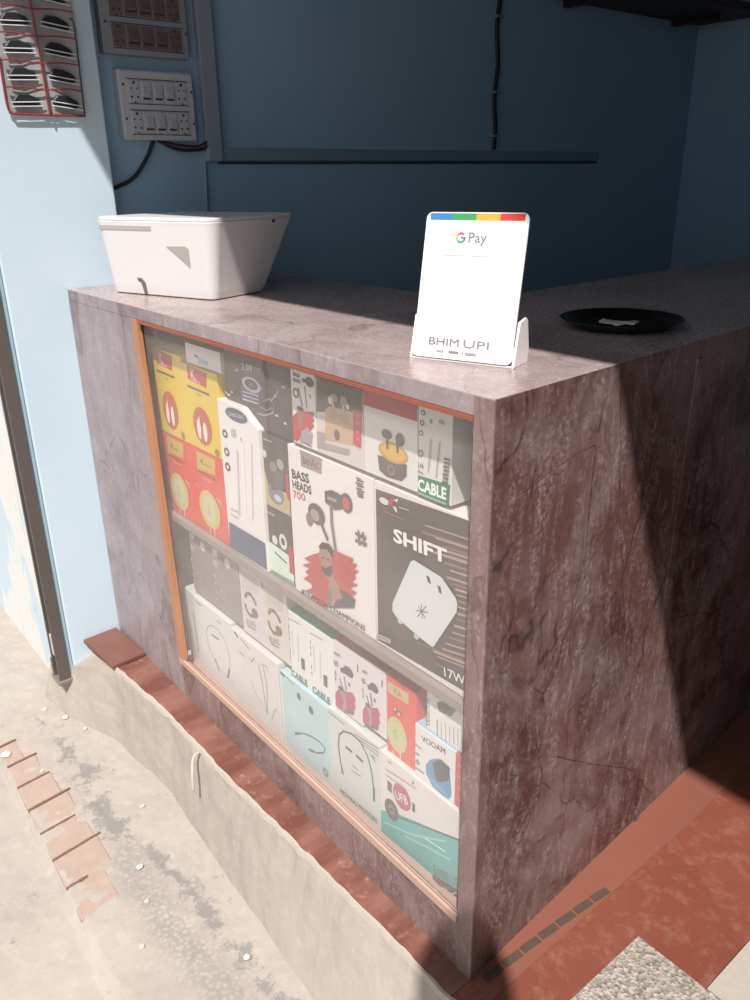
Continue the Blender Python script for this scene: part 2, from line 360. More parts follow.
# floor of the shop
def side(y): return -.066*y
bm = bmesh.new(); prism(bm, [(0,-.046),(.128,-.046),(.132,.286),(.262,.286),(.262,.52),(1.5,.52),(1.5,2.86),(side(2.86),2.86),(side(0),0)], -.2, 0)
struct('floor', bm, M_TERRA)
bm = bmesh.new(); prism(bm, [(0,.0),(.048,.0),(.045,.6),(-.0,1.4),(side(2.8)+.04,2.8),(side(2.8),2.8)], -.01, .0012); struct('floor_border', bm, wallpaint('dusty_floor_border','#855140','#774536','#9d7461'))
bm = bmesh.new(); prism(bm, [(-1.53,.56),(side(.6),.58),(side(2.86),2.86),(-1.53,2.86)], -.2,-.001); struct('floor_behind_counter', bm, M_TERRA)
bm = bmesh.new(); prism(bm, [(.129,-.05),(1.5,-.05),(1.5,.285),(.133,.285)], -.2, .004); struct('doorstep_chippings', bm, M_CHIP)
bm = bmesh.new(); prism(bm, [(.2625,.286),(1.5,.286),(1.5,.52),(.2625,.52)], -.2, .006); struct('doorstep', bm, M_SLAB)
# walls
bm = bmesh.new(); box(bm,-1.72,-1.475,-.148,.158,-.3,2.7); struct('wall_pillar', bm, M_PILLAR, bevel=.004)
bm = bmesh.new(); box(bm,-1.75,-1.53,.158,3.0,-.2,2.7); struct('wall_left', bm, M_BLUE)
bm = bmesh.new(); box(bm,-1.75,1.7,2.86,3.0,-.2,2.7); struct('wall_back', bm, M_BLUE)
bm = bmesh.new(); box(bm,1.5,1.7,-.15,3.0,-.3,2.7); struct('wall_right', bm, wallpaint('light_damping_dark_wall','#4a4a4c','#3a3a3e','#55524f'))  # unseen wall, made dark to keep light off the right of the shop
bm = bmesh.new(); box(bm,-6,-1.60,-.15,.1,-.3,3.2); struct('wall_front', bm, M_PEEL)
bm = bmesh.new(); box(bm,1.27,6,-.15,.1,-.3,2.5); struct('wall_front_right', bm, M_PEEL)  # unseen; placed to narrow the opening and cut the sky light
bm = bmesh.new(); box(bm,-1.6,6,-.15,.1,2.5,3.2); struct('wall_front_above', bm, M_PEEL)
bm = bmesh.new(); box(bm,-1.75,1.7,-.1,3.0,2.62,2.75); struct('ceiling', bm, plain('#2e2c2e',.8))  # unseen ceiling, made dark to dim the shop interior
# shutter housing above the opening: its lower front edge throws the shade across the counter
t = root('shutter_housing',(0,0,2.2),'grey steel shutter housing above the shop opening','shutter')
bm = bmesh.new(); box(bm,-1.9,1.9,-.300,-.152,0,.29); obj('housing', bm, plain('#7c838a',.5,.4), t, bevel=.006)
bm = bmesh.new()
for k in range(5): tube(bm,[(-1.45,-.05+.004*(k%2),.02+k*.03),(1.2,-.05+.004*(k%2),.02+k*.03)],.014,8)
obj('rolled_slats', bm, plain('#8b9298',.5,.4), t)

# roller shutter rail at the pillar corner
t = root('shutter_rail',(-1.475,-.15,-.10),'dark steel shutter guide rail running down the corner of the pale blue pillar','rail')
bm = bmesh.new(); box(bm,-.12,-.006,-.012,.0,0,2.3); obj('back_web', bm, plain('#98b3bf',.6), t)
bm = bmesh.new(); box(bm,-.042,-.008,-.014,-.0125,.02,2.3); obj('groove', bm, plain('#3d3a3c',.6), t)
for x in (-.008,-.050):
    bm = bmesh.new(); box(bm,x,x+.008,-.044,-.012,.0,2.3); obj('flange', bm, plain('#6d6663',.45,.5), t, bevel=.0015)
bm = bmesh.new(); box(bm,-.06,.006,-.05,.004,-.012,.0); box(bm,-.052,-.044,-.048,-.044,.0,.06); obj('foot_bracket', bm, plain('#8b8178',.6,.3), t, bevel=.002)
bm = bmesh.new(); box(bm,-.048,-.030,-.040,-.014,.07,.14); obj('latch_block', bm, plain('#c2bdb2',.7), t, bevel=.003)

# ------------------------------------------------------------ the counter
CT = root('display_counter',(0,0,0),'L-shaped shop counter clad in brown marble-look laminate, with glazed display case in its front','counter')
H = 1.0; YE = 2.84
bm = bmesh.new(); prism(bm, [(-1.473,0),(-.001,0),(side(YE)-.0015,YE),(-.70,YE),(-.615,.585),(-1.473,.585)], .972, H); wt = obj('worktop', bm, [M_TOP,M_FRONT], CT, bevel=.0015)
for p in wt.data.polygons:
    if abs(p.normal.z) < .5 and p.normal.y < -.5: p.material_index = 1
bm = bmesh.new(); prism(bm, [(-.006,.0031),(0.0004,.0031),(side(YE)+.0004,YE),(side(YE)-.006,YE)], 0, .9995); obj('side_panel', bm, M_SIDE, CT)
bm = bmesh.new(); prism(bm, [(-.73,YE),(-.70,YE),(-.615,.585),(-.645,.585)], 0, .972); obj('inner_panel', bm, M_SIDE, CT)
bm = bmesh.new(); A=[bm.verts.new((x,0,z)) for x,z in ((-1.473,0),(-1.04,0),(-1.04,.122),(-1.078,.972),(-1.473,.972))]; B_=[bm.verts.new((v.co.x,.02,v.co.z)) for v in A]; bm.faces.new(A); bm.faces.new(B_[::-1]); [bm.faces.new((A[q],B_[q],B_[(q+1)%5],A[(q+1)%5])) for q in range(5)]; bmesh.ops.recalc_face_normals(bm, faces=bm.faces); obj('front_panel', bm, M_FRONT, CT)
bm = bmesh.new(); box(bm,-1.115,-1.1,.02,.5,.09,.972); box(bm,-.055,-.040,.02,.5,.09,.972); box(bm,-1.115,-.04,.5,.515,.09,.972); obj('case_lining', bm, plain('#5a4a46',.6), CT)
bm = bmesh.new(); box(bm,-1.085,-.04,.0015,.5,.972-.006,.9715); obj('case_ceiling', bm, plain('#5a4a46',.6), CT)
bm = bmesh.new(); box(bm,-.0335,.0008,-.0015,.003,0,.9995); obj('corner_post', bm, [M_POST], CT, bevel=.001)
bm = bmesh.new(); box(bm,-1.04,-.0335,0,.018,0,.1045); obj('base_panel', bm, M_POST, CT)
bm = bmesh.new(); box(bm,-1.085,-.04,.030,.5,.074,.0845); obj('case_floor', bm, M_WOODH, CT)
bm = bmesh.new(); box(bm,-1.473,-.03,.515,.53,0,.97); obj('rear_panel', bm, M_SIDE, CT)
# wooden edging of the opening
bm = bmesh.new()
v = [(-1.080,.972),(-1.053,.972),(-1.016,.118),(-1.044,.106)]
a = [bm.verts.new((x,-.004,z)) for x,z in v]; b_ = [bm.verts.new((x,.009,z)) for x,z in v]
bm.faces.new(a); bm.faces.new(b_[::-1])
for i in range(4): bm.faces.new((a[i],b_[i],b_[(i+1)%4],a[(i+1)%4]))
bmesh.ops.recalc_face_normals(bm, faces=bm.faces)
tag(obj('edging_upright', bm, M_WOODV, CT, bevel=.001), 'orange wooden upright')
bm = bmesh.new(); box(bm,-1.045,-.0335,-.003,.012,.966,.972); tag(obj('edging_strip', bm, M_RED, CT), 'thin red brown edging under the worktop')
bm = bmesh.new()
box(bm,-1.042,-.0335,-.0045,.001,.1035,.120); box(bm,-1.03,-.0335,.001,.006,.084,.110); box(bm,-1.03,-.0335,.006,.0085,.084,.115); box(bm,-1.03,-.0335,.0125,.0145,.084,.104); box(bm,-1.03,-.0335,.0185,.028,.08,.092); box(bm,-1.03,-.0335,.0185,.03,.07,.0835)
tag(obj('sliding_track', bm, M_WOODH, CT, bevel=.0008), 'pale wooden sliding track')
bm = bmesh.new(); box(bm,-1.09,-.0335,.028,.30,.487,.5065); obj('shelf', bm, M_SHELF, CT, bevel=.002)
for x0,x1,y in ((-1.045,-.552,.0105),(-.556,-.034,.0165)):
    bm = bmesh.new(); box(bm,x0,x1,y-.0018,y+.0018,.106,.966); obj('glass_pane', bm, M_GLASS, CT)
# creases pressed in the laminate of the side
CRK = plain('#3a2523',.7)
def sidept(y, z, off=.0006): return Vector((side(y)+off, y, z))
CREASES = [
  ([(0.283, 0.993), (0.299, 0.897), (0.318, 0.779), (0.355, 0.624), (0.398, 0.469), (0.438, 0.331)], 0.0045, 0.003),
  ([(0.002, 0.848), (0.072, 0.862), (0.149, 0.879), (0.196, 0.887), (0.236, 0.888)], 0.0035, 0.003),
  ([(0.236, 0.888), (0.234, 0.803), (0.233, 0.704), (0.209, 0.643), (0.213, 0.551), (0.245, 0.44)], 0.003, 0.002),
  ([(0.246, 0.953), (0.232, 0.85), (0.233, 0.737)], 0.002, 0.0025),
  ([(0.318, 0.744), (0.25, 0.698), (0.208, 0.608), (0.177, 0.54), (0.143, 0.492), (0.096, 0.45)], 0.0035, 0.003),
  ([(0.258, 0.642), (0.185, 0.582), (0.13, 0.498), (0.075, 0.415), (0.046, 0.295), (0.019, 0.209)], 0.003, 0.003),
  ([(0.131, 0.723), (0.128, 0.641), (0.153, 0.524), (0.132, 0.479)], 0.002, 0.002),
  ([(0.415, 0.482), (0.319, 0.444), (0.205, 0.421)], 0.002, 0.003),
  ([(0.202, 0.349), (0.316, 0.266), (0.454, 0.174), (0.517, 0.125)], 0.004, 0.002),
  ([(0.002, 0.435), (0.104, 0.367)], 0.003, 0.002),
  ([(0.426, 0.783), (0.417, 0.677), (0.426, 0.559), (0.394, 0.471)], 0.002, 0.002),
  ([(0.534, 0.516), (0.509, 0.419), (0.517, 0.302), (0.509, 0.162), (0.515, 0.056)], 0.003, 0.004),
  ([(0.079, 0.219), (0.065, 0.131), (0.035, 0.063)], 0.004, 0.002),
  ([(0.281, 0.99), (0.362, 0.867), (0.418, 0.75)], 0.002, 0.002),
  ([(0.537, 0.472), (0.683, 0.431), (0.87, 0.34)], 0.003, 0.001),
  ([(0.096, 0.941), (0.056, 0.916), (0.017, 0.899)], 0.002, 0.002),
  ([(0.23, 0.448), (0.231, 0.324), (0.233, 0.191)], 0.002, 0.002),
]
bm = bmesh.new()
def crease(pts, w0, w1):
    q = []
    n = 14*(len(pts)-1)
    for k in range(n+1):
        s = k/n*(len(pts)-1); i = min(int(s),len(pts)-2); t = s-i
        y = pts[i][0]*(1-t)+pts[i+1][0]*t; z = pts[i][1]*(1-t)+pts[i+1][1]*t
        j = .003*noise.noise(Vector((y*40,z*40,7))) ; w = (w0+(w1-w0)*k/n)*.7*(.25+1.5*abs(noise.noise(Vector((k*.7,w0*900,0)))))
        q.append((y+j,z,w))
    for (y,z,w),(y2,z2,w2) in zip(q,q[1:]):
        d = Vector((y2-y,z2-z)).normalized(); nx = Vector((-d.y,d.x))
        vs = [bm.verts.new(sidept(*p)) for p in ((y+nx.x*w/2,z+nx.y*w/2),(y-nx.x*w/2,z-nx.y*w/2),(y2-nx.x*w2/2,z2-nx.y*w2/2),(y2+nx.x*w2/2,z2+nx.y*w2/2))]
        bm.faces.new(vs)
for pts,w0,w1 in CREASES: crease(pts,w0,w1)
bmesh.ops.recalc_face_normals(bm, faces=bm.faces)
for f in bm.faces:
    if f.normal.x < 0: f.normal_flip()
tag(obj('laminate_creases', bm, CRK, CT), 'dark cracks in the side laminate')

# ------------------------------------------------------------ boxes in the display case
BOXES = [
 dict(name='earphone_box', label='red earphone box on upper shelf, right one of the red pair under yellow boxes', group=None, cat='box', rect=(-0.942, -0.793, 0.508, 0.706), yf=0.04, dep=0.06, col='#d8402f', art=[
   ('poly', 'name_label', '#e2bf4c', [(0.1999, 0.9656), (0.7857, 0.967), (0.7398, 0.7787), (0.1777, 0.748)]),
   ('text', 'name_label', '#5a3a20', 'K', (0.3164, 0.8399), (0.409, 0.8371), (0.3127, 0.8956)),
   ('line', 'name_label', '#5a3a20', 0.0022, [(0.4305, 0.8485), (0.5948, 0.8464)]),
   ('line', 'caption', '#8c2c22', 0.004, [(0.1917, 0.7293), (0.7801, 0.7246)]),
   ('line', 'caption', '#f0a898', 0.004, [(0.3277, 0.6714), (0.6231, 0.67)]),
   ('line', 'caption', '#f0b0a0', 0.006, [(0.7092, 0.5047), (0.8837, 0.488)]),
   ('line', 'caption', '#f0b0a0', 0.004, [(0.7591, 0.4876), (0.8546, 0.4387)]),
   ('line', 'caption', '#f0b0a0', 0.003, [(0.0442, 0.5459), (0.1755, 0.5303)]),
   ('ell', 'cable_picture', '#e8cf74', (0.4588, 0.3091), 0.3189, 0.2311, 0),
   ('ell', 'cable_picture', '#dfe0b4', (0.4488, 0.3141), 0.2041, 0.1701, 0),
   ('ell', 'cable_picture', '#e4c86e', (0.4389, 0.3044), 0.0398, 0.0933, 0),
   ('line', 'cable_picture', '#f0ddd0', 0.003, [(0.4189, 0.0769), (0.4027, 0.004)]),
   ('line', 'cable_picture', '#f0ddd0', 0.003, [(0.5569, 0.1044), (0.5557, 0.004)]),
 ]),
 dict(name='earphone_box', label='red earphone box on upper shelf beside the wooden stile, left one of the red pair', group=None, cat='box', rect=(-1.088, -0.944, 0.508, 0.706), yf=0.04, dep=0.06, col='#d8402f', art=[
   ('poly', 'name_label', '#e2bf4c', [(0.1999, 0.9656), (0.7857, 0.967), (0.7398, 0.7787), (0.1777, 0.748)]),
   ('text', 'name_label', '#5a3a20', 'K', (0.3164, 0.8399), (0.409, 0.8371), (0.3127, 0.8956)),
   ('line', 'name_label', '#5a3a20', 0.0022, [(0.4305, 0.8485), (0.5948, 0.8464)]),
   ('line', 'caption', '#8c2c22', 0.004, [(0.1917, 0.7293), (0.7801, 0.7246)]),
   ('line', 'caption', '#f0a898', 0.004, [(0.3277, 0.6714), (0.6231, 0.67)]),
   ('line', 'caption', '#f0b0a0', 0.006, [(0.7092, 0.5047), (0.8837, 0.488)]),
   ('line', 'caption', '#f0b0a0', 0.004, [(0.7591, 0.4876), (0.8546, 0.4387)]),
   ('line', 'caption', '#f0b0a0', 0.003, [(0.0442, 0.5459), (0.1755, 0.5303)]),
   ('ell', 'cable_picture', '#e8cf74', (0.4588, 0.3091), 0.3189, 0.2311, 0),
   ('ell', 'cable_picture', '#dfe0b4', (0.4488, 0.3141), 0.2041, 0.1701, 0),
   ('ell', 'cable_picture', '#e4c86e', (0.4389, 0.3044), 0.0398, 0.0933, 0),
   ('line', 'cable_picture', '#f0ddd0', 0.003, [(0.4189, 0.0769), (0.4027, 0.004)]),
   ('line', 'cable_picture', '#f0ddd0', 0.003, [(0.5569, 0.1044), (0.5557, 0.004)]),
 ]),
 dict(name='earphone_box', label='yellow earphone box standing on the right red box, under a small white box', group=None, cat='box', rect=(-0.942, -0.785, 0.7075, 0.891), yf=0.04, dep=0.06, col='#dfc02c', art=[
   ('poly', 'name_label', '#d23a30', [(0.1793, 0.996), (0.7283, 0.971), (0.6884, 0.7959), (0.1642, 0.8307)]),
   ('text', 'name_label', '#f4d8d0', 'K.', (0.2664, 0.8524), (0.4079, 0.848), (0.2852, 0.9643)),
   ('line', 'name_label', '#f4d8d0', 0.002, [(0.2796, 0.8415), (0.5276, 0.8279)]),
   ('line', 'caption', '#6e6420', 0.0065, [(0.1243, 0.7397), (0.7488, 0.7298)]),
   ('line', 'caption', '#8a7c30', 0.003, [(0.3834, 0.683), (0.5075, 0.6774)]),
   ('ell', 'cable_picture', '#d86040', (0.4614, 0.3087), 0.2658, 0.2273, 0),
   ('ell', 'cable_picture', '#f2e2d8', (0.3597, 0.2556), 0.0569, 0.1192, 0),
   ('ell', 'cable_picture', '#f2e2d8', (0.5325, 0.2492), 0.0556, 0.1179, 0),
   ('line', 'cable_picture', '#f2e2d8', 0.006, [(0.3899, 0.4083), (0.3597, 0.2556)]),
   ('line', 'cable_picture', '#8c7a80', 0.003, [(0.4794, 0.3586), (0.4334, 0.1623)]),
   ('ell', 'caption', '#b08a30', (0.828, 0.0619), 0.062, 0.0485, 0),
 ]),
 dict(name='earphone_box', label='yellow earphone box standing on the left red box, beside the wooden stile', group=None, cat='box', rect=(-1.09, -0.944, 0.7075, 0.903), yf=0.04, dep=0.06, col='#dfc02c', art=[
   ('poly', 'name_label', '#d23a30', [(0.1793, 0.996), (0.7283, 0.971), (0.6884, 0.7959), (0.1642, 0.8307)]),
   ('text', 'name_label', '#f4d8d0', 'K.', (0.2664, 0.8524), (0.4079, 0.848), (0.2852, 0.9643)),
   ('line', 'name_label', '#f4d8d0', 0.002, [(0.2796, 0.8415), (0.5276, 0.8279)]),
   ('line', 'caption', '#6e6420', 0.0065, [(0.1243, 0.7397), (0.7488, 0.7298)]),
   ('line', 'caption', '#8a7c30', 0.003, [(0.3834, 0.683), (0.5075, 0.6774)]),
   ('ell', 'cable_picture', '#d86040', (0.4614, 0.3087), 0.2658, 0.2273, 0),
   ('ell', 'cable_picture', '#f2e2d8', (0.3597, 0.2556), 0.0569, 0.1192, 0),
   ('ell', 'cable_picture', '#f2e2d8', (0.5325, 0.2492), 0.0556, 0.1179, 0),
   ('line', 'cable_picture', '#f2e2d8', 0.006, [(0.3899, 0.4083), (0.3597, 0.2556)]),
   ('line', 'cable_picture', '#8c7a80', 0.003, [(0.4794, 0.3586), (0.4334, 0.1623)]),
   ('ell', 'caption', '#b08a30', (0.828, 0.0619), 0.062, 0.0485, 0),
 ]),
 dict(name='adapter_box', label='small white box lying on top of the right yellow box', group=None, cat='box', rect=(-0.925, -0.775, 0.8925, 0.936), yf=0.045, dep=0.07, col='#e6e1de', art=[
   ('poly', 'blue_print', '#b8dede', [(0.3816, 0.4386), (0.6635, 0.3812), (0.6515, 0.1667), (0.3653, 0.1655)]),
   ('line', 'brand_mark', '#7a5a78', 0.006, [(0.2555, 0.5043), (0.3816, 0.4386)]),
 ]),
 dict(name='back_carton', label='red carton with a round beige print standing behind the yellow boxes', group=None, cat='box', rect=(-1.095, -0.93, 0.6, 0.962), yf=0.115, dep=0.05, col='#b8402c', art=[
   ('ell', 'round_print', '#c9a080', (0.004, 0.8176), 0.02, 0.0632, 0),
 ]),
 dict(name='data_cable_box', label='tall white cable box with blue oval logo and dark blue foot band', group=None, cat='box', rect=(-0.786, -0.632, 0.508, 0.842), yf=0.036, dep=0.02, col='#e6e1de', chamfer=(0.62, 0.905), art=[
   ('ell', 'oval_logo', '#4a5878', (0.4865, 0.9418), 0.2792, 0.0407, 0),
   ('text', 'oval_logo', '#e8e4ea', 'SAMSUNG', (0.2853, 0.9196), (0.6855, 0.9363), (0.2943, 0.9446)),
   ('ell', 'feature_icons', '#5c5a6c', (0.1467, 0.7938), 0.0719, 0.0275, 0),
   ('ell', 'feature_icons', '#e6e1de', (0.1467, 0.7938), 0.0289, 0.0112, 0),
   ('ell', 'feature_icons', '#5c5a6c', (0.1527, 0.6777), 0.0725, 0.028, 0),
   ('ell', 'feature_icons', '#e6e1de', (0.1527, 0.6777), 0.0291, 0.0114, 0),
   ('ell', 'feature_icons', '#5c5a6c', (0.1449, 0.5793), 0.0731, 0.0285, 0),
   ('ell', 'feature_icons', '#e6e1de', (0.1449, 0.5793), 0.0293, 0.0116, 0),
   ('poly', 'caption', '#c8ccbc', [(0.3264, 0.8455), (0.4452, 0.8498), (0.4453, 0.8014), (0.3261, 0.7966)]),
   ('line', 'caption', '#a8a4a4', 0.006, [(0.5652, 0.8144), (0.5997, 0.7699)]),
   ('line', 'cable_picture', '#c8c2be', 0.009, [(0.4452, 0.7231), (0.3557, 0.2795)]),
   ('line', 'cable_picture', '#f2efec', 0.007, [(0.6029, 0.7971), (0.535, 0.3462)]),
   ('line', 'cable_picture', '#c9c4c2', 0.004, [(0.8267, 0.8036), (0.714, 0.303)]),
   ('poly', 'foot_band', '#3c5478', [(0.0437, 0.1934), (0.9905, 0.1953), (0.9909, 0.0158), (0.0121, 0.0107)]),
   ('line', 'caption', '#a8b09a', 0.003, [(0.1177, 0.2958), (0.3435, 0.3031)]),
   ('line', 'caption', '#b8bca8', 0.003, [(0.1172, 0.2596), (0.3292, 0.2602)]),
 ]),
 dict(name='earbud_box', label='dark earbud box with golden base print, upper of two stacked boxes', group=None, cat='box', rect=(-0.632, -0.545, 0.657, 0.806), yf=0.044, dep=0.08, col='#4a4140', art=[
   ('poly', 'gold_print', '#d3bd8e', [(0.004, 0.5096), (0.1531, 0.2853), (0.996, 0.3104), (0.996, 0.004), (0.004, 0.004)]),
   ('ell', 'earbud_picture', '#8f8a98', (0.4451, 0.223), 0.3258, 0.1478, 0),
   ('ell', 'earbud_picture', '#c4c0cc', (0.5103, 0.1705), 0.154, 0.0463, 0),
   ('ell', 'earbud_picture', '#9a928f', (0.4018, 0.5789), 0.1437, 0.0801, 0),
   ('ell', 'earbud_picture', '#b4aca8', (0.6942, 0.6614), 0.1396, 0.0692, 0),
   ('ell', 'earbud_picture', '#cfc9c4', (0.0803, 0.7172), 0.0763, 0.0515, 0),
   ('poly', 'earbud_picture', '#6a6266', [(0.2429, 0.491), (0.8215, 0.6139), (0.82, 0.3507), (0.2389, 0.2355)]),
   ('line', 'caption', '#c8c0bc', 0.003, [(0.0657, 0.9167), (0.4229, 0.9206)]),
   ('poly', 'red_stripe', '#cc3340', [(0.8779, 0.5769), (0.996, 0.5793), (0.996, 0.2139), (0.8939, 0.2539)]),
 ]),
 dict(name='earbud_box', label='dark earbud box with pale green lower corner, lower of two stacked boxes', group=None, cat='box', rect=(-0.632, -0.545, 0.508, 0.6555), yf=0.044, dep=0.08, col='#4a4140', art=[
   ('line', 'caption', '#b8aea8', 0.005, [(0.004, 0.9026), (0.3303, 0.8974)]),
   ('ell', 'earbud_picture', '#ddd6d2', (0.2602, 0.5325), 0.1118, 0.0647, 0),
   ('ell', 'earbud_picture', '#ddd6d2', (0.6128, 0.5791), 0.1588, 0.1132, 0.5),
   ('ell', 'earbud_picture', '#cfc9c4', (0.004, 0.6994), 0.02, 0.0461, 0),
   ('poly', 'green_print', '#d4e2d2', [(0.004, 0.4628), (0.8008, 0.4257), (0.996, 0.182), (0.996, 0.004), (0.004, 0.004)]),
   ('poly', 'green_print', '#93b98e', [(0.004, 0.035), (0.996, 0.0663), (0.996, 0.004), (0.004, 0.004)]),
   ('line', 'green_print', '#5e8a60', 0.006, [(0.2243, 0.3457), (0.7156, 0.285)]),
   ('poly', 'red_stripe', '#cc3340', [(0.8363, 0.5647), (0.996, 0.5895), (0.996, 0.1704), (0.8199, 0.1745)]),
 ]),
 dict(name='smartwatch_box', label='black smartwatch box with a watch splashing in water, behind the white cable box', group=None, cat='box', rect=(-0.768, -0.516, 0.8075, 0.953), yf=0.05, dep=0.09, col='#453a3d', art=[
   ('text', 'title_lettering', '#8a3038', 'ULTRA', (0.2498, 0.8473), (0.592, 0.8739), (0.2591, 0.953)),
   ('text', 'title_lettering', '#e4dcdc', '2.09', (0.2688, 0.7314), (0.432, 0.7441), (0.2761, 0.8148)),
   ('line', 'title_lettering', '#bcb0b0', 0.004, [(0.4464, 0.8078), (0.5511, 0.8073)]),
   ('line', 'title_lettering', '#a89c9c', 0.003, [(0.4437, 0.773), (0.5452, 0.7771)]),
   ('poly', 'watch_picture', '#69708c', [(0.2384, 0.4941), (0.5251, 0.5077), (0.5214, 0.3337), (0.2341, 0.3322)]),
   ('ell', 'watch_picture', '#d4cfe0', (0.3986, 0.5621), 0.1374, 0.0992, 0),
   ('ell', 'watch_picture', '#453f4e', (0.3991, 0.5674), 0.0959, 0.0674, 0),
   ('ell', 'watch_picture', '#7c7688', (0.3986, 0.5621), 0.0425, 0.032, 0),
   ('line', 'watch_picture', '#cfd0e6', 0.004, [(0.2624, 0.4308), (0.4927, 0.4453)]),
   ('line', 'watch_picture', '#cfd0e6', 0.004, [(0.258, 0.3796), (0.4886, 0.3919)]),
   ('line', 'watch_picture', '#cfd0e6', 0.004, [(0.2535, 0.328), (0.4846, 0.3383)]),
   ('line', 'water_splash', '#b9b0b8', 0.004, [(0.5491, 0.5838), (0.5537, 0.3968), (0.6671, 0.4696), (0.7067, 0.3984), (0.6907, 0.2904), (0.5772, 0.2143), (0.4647, 0.1995)]),
   ('line', 'water_splash', '#d4ccd0', 0.003, [(0.6648, 0.4348), (0.7415, 0.5282), (0.7817, 0.6163)]),
   ('line', 'water_splash', '#a89ea6', 0.003, [(0.501, 0.3091), (0.6009, 0.2924), (0.6771, 0.354)]),
   ('ell', 'water_splash', '#cfc6ca', (0.1976, 0.7022), 0.0243, 0.0162, 0),
   ('ell', 'water_splash', '#cfc6ca', (0.8539, 0.6805), 0.0206, 0.015, 0),
   ('ell', 'water_splash', '#cfc6ca', (0.7325, 0.5252), 0.0214, 0.0154, 0),
   ('ell', 'water_splash', '#cfc6ca', (0.0398, 0.3127), 0.0256, 0.017, 0),
   ('ell', 'water_splash', '#cfc6ca', (0.0965, 0.3678), 0.0252, 0.0168, 0),
   ('ell', 'water_splash', '#cfc6ca', (0.7427, 0.2753), 0.0215, 0.0157, 0),
   ('ell', 'water_splash', '#cfc6ca', (0.8516, 0.2142), 0.021, 0.0156, 0),
   ('ell', 'water_splash', '#cfc6ca', (0.004, 0.3365), 0.012, 0.0171, 0),
 ]),
 dict(name='earphone_box', label='narrow white earphone box with red splash, beside the black smartwatch box', group=None, cat='box', rect=(-0.514, -0.442, 0.8145, 0.948), yf=0.04, dep=0.07, col='#e6e1de', art=[
   ('text', 'title_lettering', '#3c3438', 'BASS', (0.1228, 0.9182), (0.4138, 0.914), (0.1216, 0.97)),
   ('text', 'title_lettering', '#3c3438', 'HEADS', (0.1096, 0.8427), (0.4274, 0.8418), (0.1075, 0.89)),
   ('ell', 'earphone_picture', '#4c4450', (0.8098, 0.8943), 0.178, 0.0655, 0),
   ('poly', 'earphone_picture', '#4c4450', [(0.5157, 0.9205), (0.7894, 0.9231), (0.7802, 0.8605), (0.5082, 0.873)]),
   ('line', 'earphone_picture', '#766c72', 0.004, [(0.6014, 0.8275), (0.6429, 0.5404)]),
   ('line', 'earphone_picture', '#766c72', 0.004, [(0.3251, 0.7767), (0.456, 0.5438)]),
   ('ell', 'earphone_picture', '#5c545c', (0.2082, 0.6934), 0.1362, 0.068, 0.55),
   ('line', 'caption', '#8a8288', 0.005, [(0.7868, 0.7369), (0.8278, 0.6787)]),
   ('poly', 'red_splash', '#d23a38', [(0.004, 0.3546), (0.1499, 0.4127), (0.3173, 0.4802), (0.5739, 0.4849), (0.9044, 0.522), (0.965, 0.4973), (0.8931, 0.4416), (0.964, 0.4181), (0.8565, 0.3575), (0.9429, 0.3359), (0.7941, 0.2696), (0.6769, 0.1576), (0.4153, 0.1244), (0.1364, 0.0221), (0.004, 0.0456), (0.0239, 0.1418), (0.004, 0.142), (0.0145, 0.2406), (0.004, 0.2602)]),
   ('poly', 'portrait_print', '#b07f6c', [(0.2409, 0.4879), (0.4755, 0.5059), (0.4783, 0.3611), (0.4365, 0.2585), (0.2778, 0.2393), (0.2495, 0.3833)]),
   ('ell', 'portrait_print', '#3a2c2c', (0.362, 0.5013), 0.1355, 0.0295, 0),
   ('poly', 'portrait_print', '#b8a8b4', [(0.3758, 0.2019), (0.6448, 0.2838), (0.8613, 0.2133), (0.7914, 0.0742), (0.2685, 0.0225)]),
   ('line', 'caption', '#6c6468', 0.003, [(0.4563, 0.0552), (0.7862, 0.0375)]),
 ]),
 dict(name='earbud_box', label='beige earbud box with dark top and red side strip', group=None, cat='box', rect=(-0.44, -0.312, 0.8145, 0.945), yf=0.04, dep=0.07, col='#d2c9c2', art=[
   ('poly', 'dark_band', '#4b403e', [(0.0434, 0.996), (0.996, 0.996), (0.996, 0.7415), (0.0063, 0.5495)]),
   ('poly', 'case_picture', '#dcb695', [(0.2078, 0.6065), (0.2918, 0.6784), (0.7386, 0.7069), (0.806, 0.6754), (0.7945, 0.2733), (0.1816, 0.2079)]),
   ('ell', 'case_picture', '#d0a583', (0.3651, 0.5916), 0.11, 0.0758, 0),
   ('ell', 'case_picture', '#d0a583', (0.6339, 0.5935), 0.1056, 0.0744, 0),
   ('ell', 'case_picture', '#6c5c52', (0.4547, 0.3353), 0.0602, 0.0737, 0),
   ('ell', 'earbud_picture', '#b0a8a0', (0.4115, 0.8102), 0.0827, 0.0496, 0),
   ('ell', 'earbud_picture', '#e0d2c4', (0.3363, 0.7649), 0.0525, 0.0531, 0),
   ('line', 'earbud_picture', '#dcc0a4', 0.008, [(0.3879, 0.7595), (0.396, 0.6759)]),
   ('ell', 'earbud_picture', '#b0a8a0', (0.6191, 0.8044), 0.0752, 0.0641, 0),
   ('ell', 'earbud_picture', '#e6dccf', (0.7037, 0.7529), 0.0348, 0.0336, 0),
   ('line', 'earbud_picture', '#dcc0a4', 0.008, [(0.6165, 0.7507), (0.6127, 0.6736)]),
   ('poly', 'red_strip', '#d63036', [(0.8091, 0.7514), (0.9892, 0.7506), (0.9589, 0.2773), (0.8004, 0.2981)]),
   ('line', 'red_strip', '#f0b8b0', 0.004, [(0.9013, 0.6952), (0.9102, 0.676)]),
   ('line', 'red_strip', '#f0b8b0', 0.004, [(0.8976, 0.5964), (0.9066, 0.5772)]),
